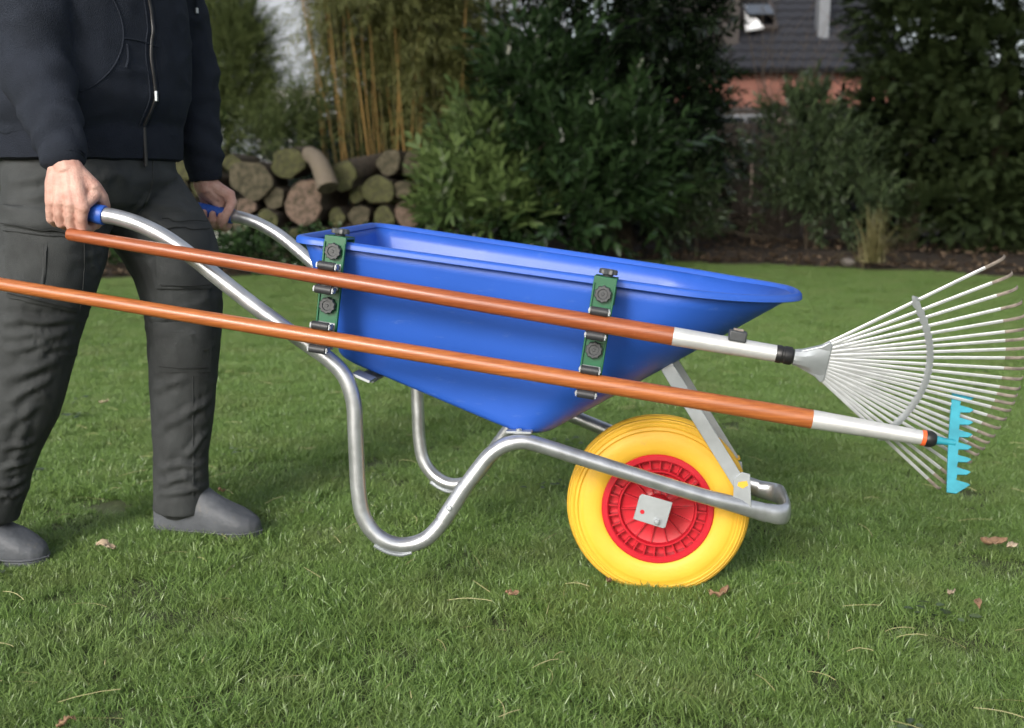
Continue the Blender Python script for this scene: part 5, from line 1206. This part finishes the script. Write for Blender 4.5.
for S, Ee in ((shR, elR), (shL, elL)): capsule(b, [PC + UP * 1.40, S, (S + Ee) / 2, Ee], [.05, .055, .045, .037], 12)
capsule(b, [PC + UP * .92, PC + UP * 1.10, PC + UP * 1.30 + fd * .01, PC + UP * 1.42 + fd * .02], [.09, .10, .11, .07], 16)
capsule(b, [PC + UP * 1.40 + fd * .02, PC + UP * 1.56 + fd * .045], [.06, .056], 14)
for lg in (rl, ll): P, r = spl(lg, [.075, .07, .055, .045, .030, .026]); capsule(b, [PC + UP * .92] + P[1:], [.06] + r[1:], 12)
HC = PC + UP * 1.66 + fd * .065
capsule(b, [HC + UP * .045 - fd * .01, HC + UP * .01], [.084, .080], 18, r2=[.076, .072], ndir=tuple(fd)); capsule(b, [HC - UP * .01 + fd * .015, HC - UP * .075 + fd * .040], [.070, .040], 16)
capsule(b, [HC + fd * .084 + UP * .012, HC + fd * .104 - UP * .025], [.009, .014], 10); capsule(b, [HC + fd * .070 - UP * .058 + rt_ * .018, HC + fd * .078 - UP * .058, HC + fd * .070 - UP * .058 - rt_ * .018], [.006, .009, .006], 8)
for q in (-1, 1): capsule(b, [HC + rt_ * q * .074 + UP * .018 - fd * .008, HC + rt_ * q * .076 - UP * .025 - fd * .004], [.012, .009], 8, r2=[.022, .016], ndir=tuple(rt_))
bmsh = remesh(b, .0024, 2, .22); displace(bmsh, lambda co, no: 0 * co[:, 0])
body = link('body', loc_mesh(bmsh), M['skin'], pr_)
for q in (-1, 1):
    b = MB(); b.lathe([(0, .012), (.008, .009), (.012, 0), (.008, -.009), (0, -.012)], W2(HC + fd * .066 + rt_ * q * .031 + UP * .008), tuple(fd), 14); b.build('eye', M['white'], body)
b = MB(); capsule(b, [HC + UP * .060 - fd * .016, HC + UP * .015 - fd * .030], [.090, .082], 18, r2=[.082, .078], ndir=tuple(fd)); b.v = [W2(v) for v in b.v]; b.build('hair', M['hair'], pr_, sharp=60)
# thumb nails
for H in (HR, HL_):
    b = MB(); c = H(.036, -.0345, -.022); V = []
    ax1 = H(.036, -.0345, -.022) - H(.040, -.0345, -.010); ax1 /= np.linalg.norm(ax1); nrm_ = H(0, -1, 0) - H(0, 0, 0); sd = np.cross(ax1, nrm_)
    for t in np.linspace(-1, 1, 5):
        for q in np.linspace(-1, 1, 5): V.append(W2(c + ax1 * t * .006 + sd * q * .0052 * (1 - .25 * max(0, t)) - nrm_ * (.0022 * q * q + .001 * t * t)))
    b.add(V, [(j * 5 + i, j * 5 + i + 1, (j + 1) * 5 + i + 1, (j + 1) * 5 + i) for j in range(4) for i in range(4)]); o = b.build('thumbnail', M['nail'], body, sharp=80); s_ = o.modifiers.new('t', 'SOLIDIFY'); s_.thickness = .001

# ================================================================== FALLEN LEAVES
def dead_leaf(seed, L0, W0, curl):
    g = random.Random(seed); nu, nv = 8, 4; V = []; F = []
    for i in range(nu + 1):
        t = i / nu; w = W0 * (math.sin(math.pi * min(1, t * .95 + .04)) ** .7) * (1 + .12 * g.uniform(-1, 1))
        for j in range(nv + 1):
            s = j / nv * 2 - 1; V.append(((t - .5) * L0, s * w / 2, curl * (s * s) * W0 * .5 + .3 * curl * W0 * math.sin(t * 5 + seed) + .004 * g.uniform(-1, 1)))
    for i in range(nu):
        for j in range(nv): a = i * (nv + 1) + j; F.append((a, a + 1, a + nv + 2, a + nv + 1))
    me = np_mesh('leaf_blade', V, F, M['dry'], smooth=True); return me
for i, (x, y, Ls, m, rz, lab) in enumerate([
        (106, 547, .075, 'drypale', .2, 'pale curled dry leaf on the lawn between the two boots'), (222, 491, .05, 'dry', 1.2, 'small tan dry leaf on the lawn right behind the front boot'),
        (720, 594, .085, 'dry', .5, 'reddish-brown dry leaf on the lawn right of the wheel bottom'), (993, 543, .10, 'dry', -.1, 'brown dry leaf on the lawn near the right picture edge'),
        (1012, 546, .06, 'drypale', .6, 'paler dry leaf at the right picture edge beside the brown one'), (951, 594, .05, 'drypale', 1.0, 'small pale dry leaf on the right foreground lawn'),
        (978, 604, .05, 'dry', 1.4, 'small brown dry leaf right foreground, just right of the small pale one'), (609, 581, .04, 'dry', 1.1, 'tiny brown dry leaf at the foot of the yellow wheel'),
        (512, 594, .05, 'dry', .3, 'small brown dry leaf in front of the wheelbarrow legs'), (104, 402, .06, 'drypale', .1, 'pale dry leaf on the lawn behind the person between the legs'),
        (500, 294, .09, 'drypale', 0, ''), (66, 723, .05, 'dry', .4, 'small reddish leaf at the lower left foreground'), (160, 590, .04, 'drypale', .3, 'small dry leaf below the front boot')]):
    if not lab or i == 12: continue
    p = gnd(x, y, .035); o = link('dry_leaf', dead_leaf(i, Ls * .6, Ls * .3, .6), None); o.data.materials.clear(); o.data.materials.append(M[m]); o.location = (p[0], p[1], .036); o.rotation_euler = (random.uniform(-.3, .3), random.uniform(-.3, .3), rz); s_ = o.modifiers.new('t', 'SOLIDIFY'); s_.thickness = .0008
    tag(o, lab, 'leaf', 'dry leaves on the lawn')
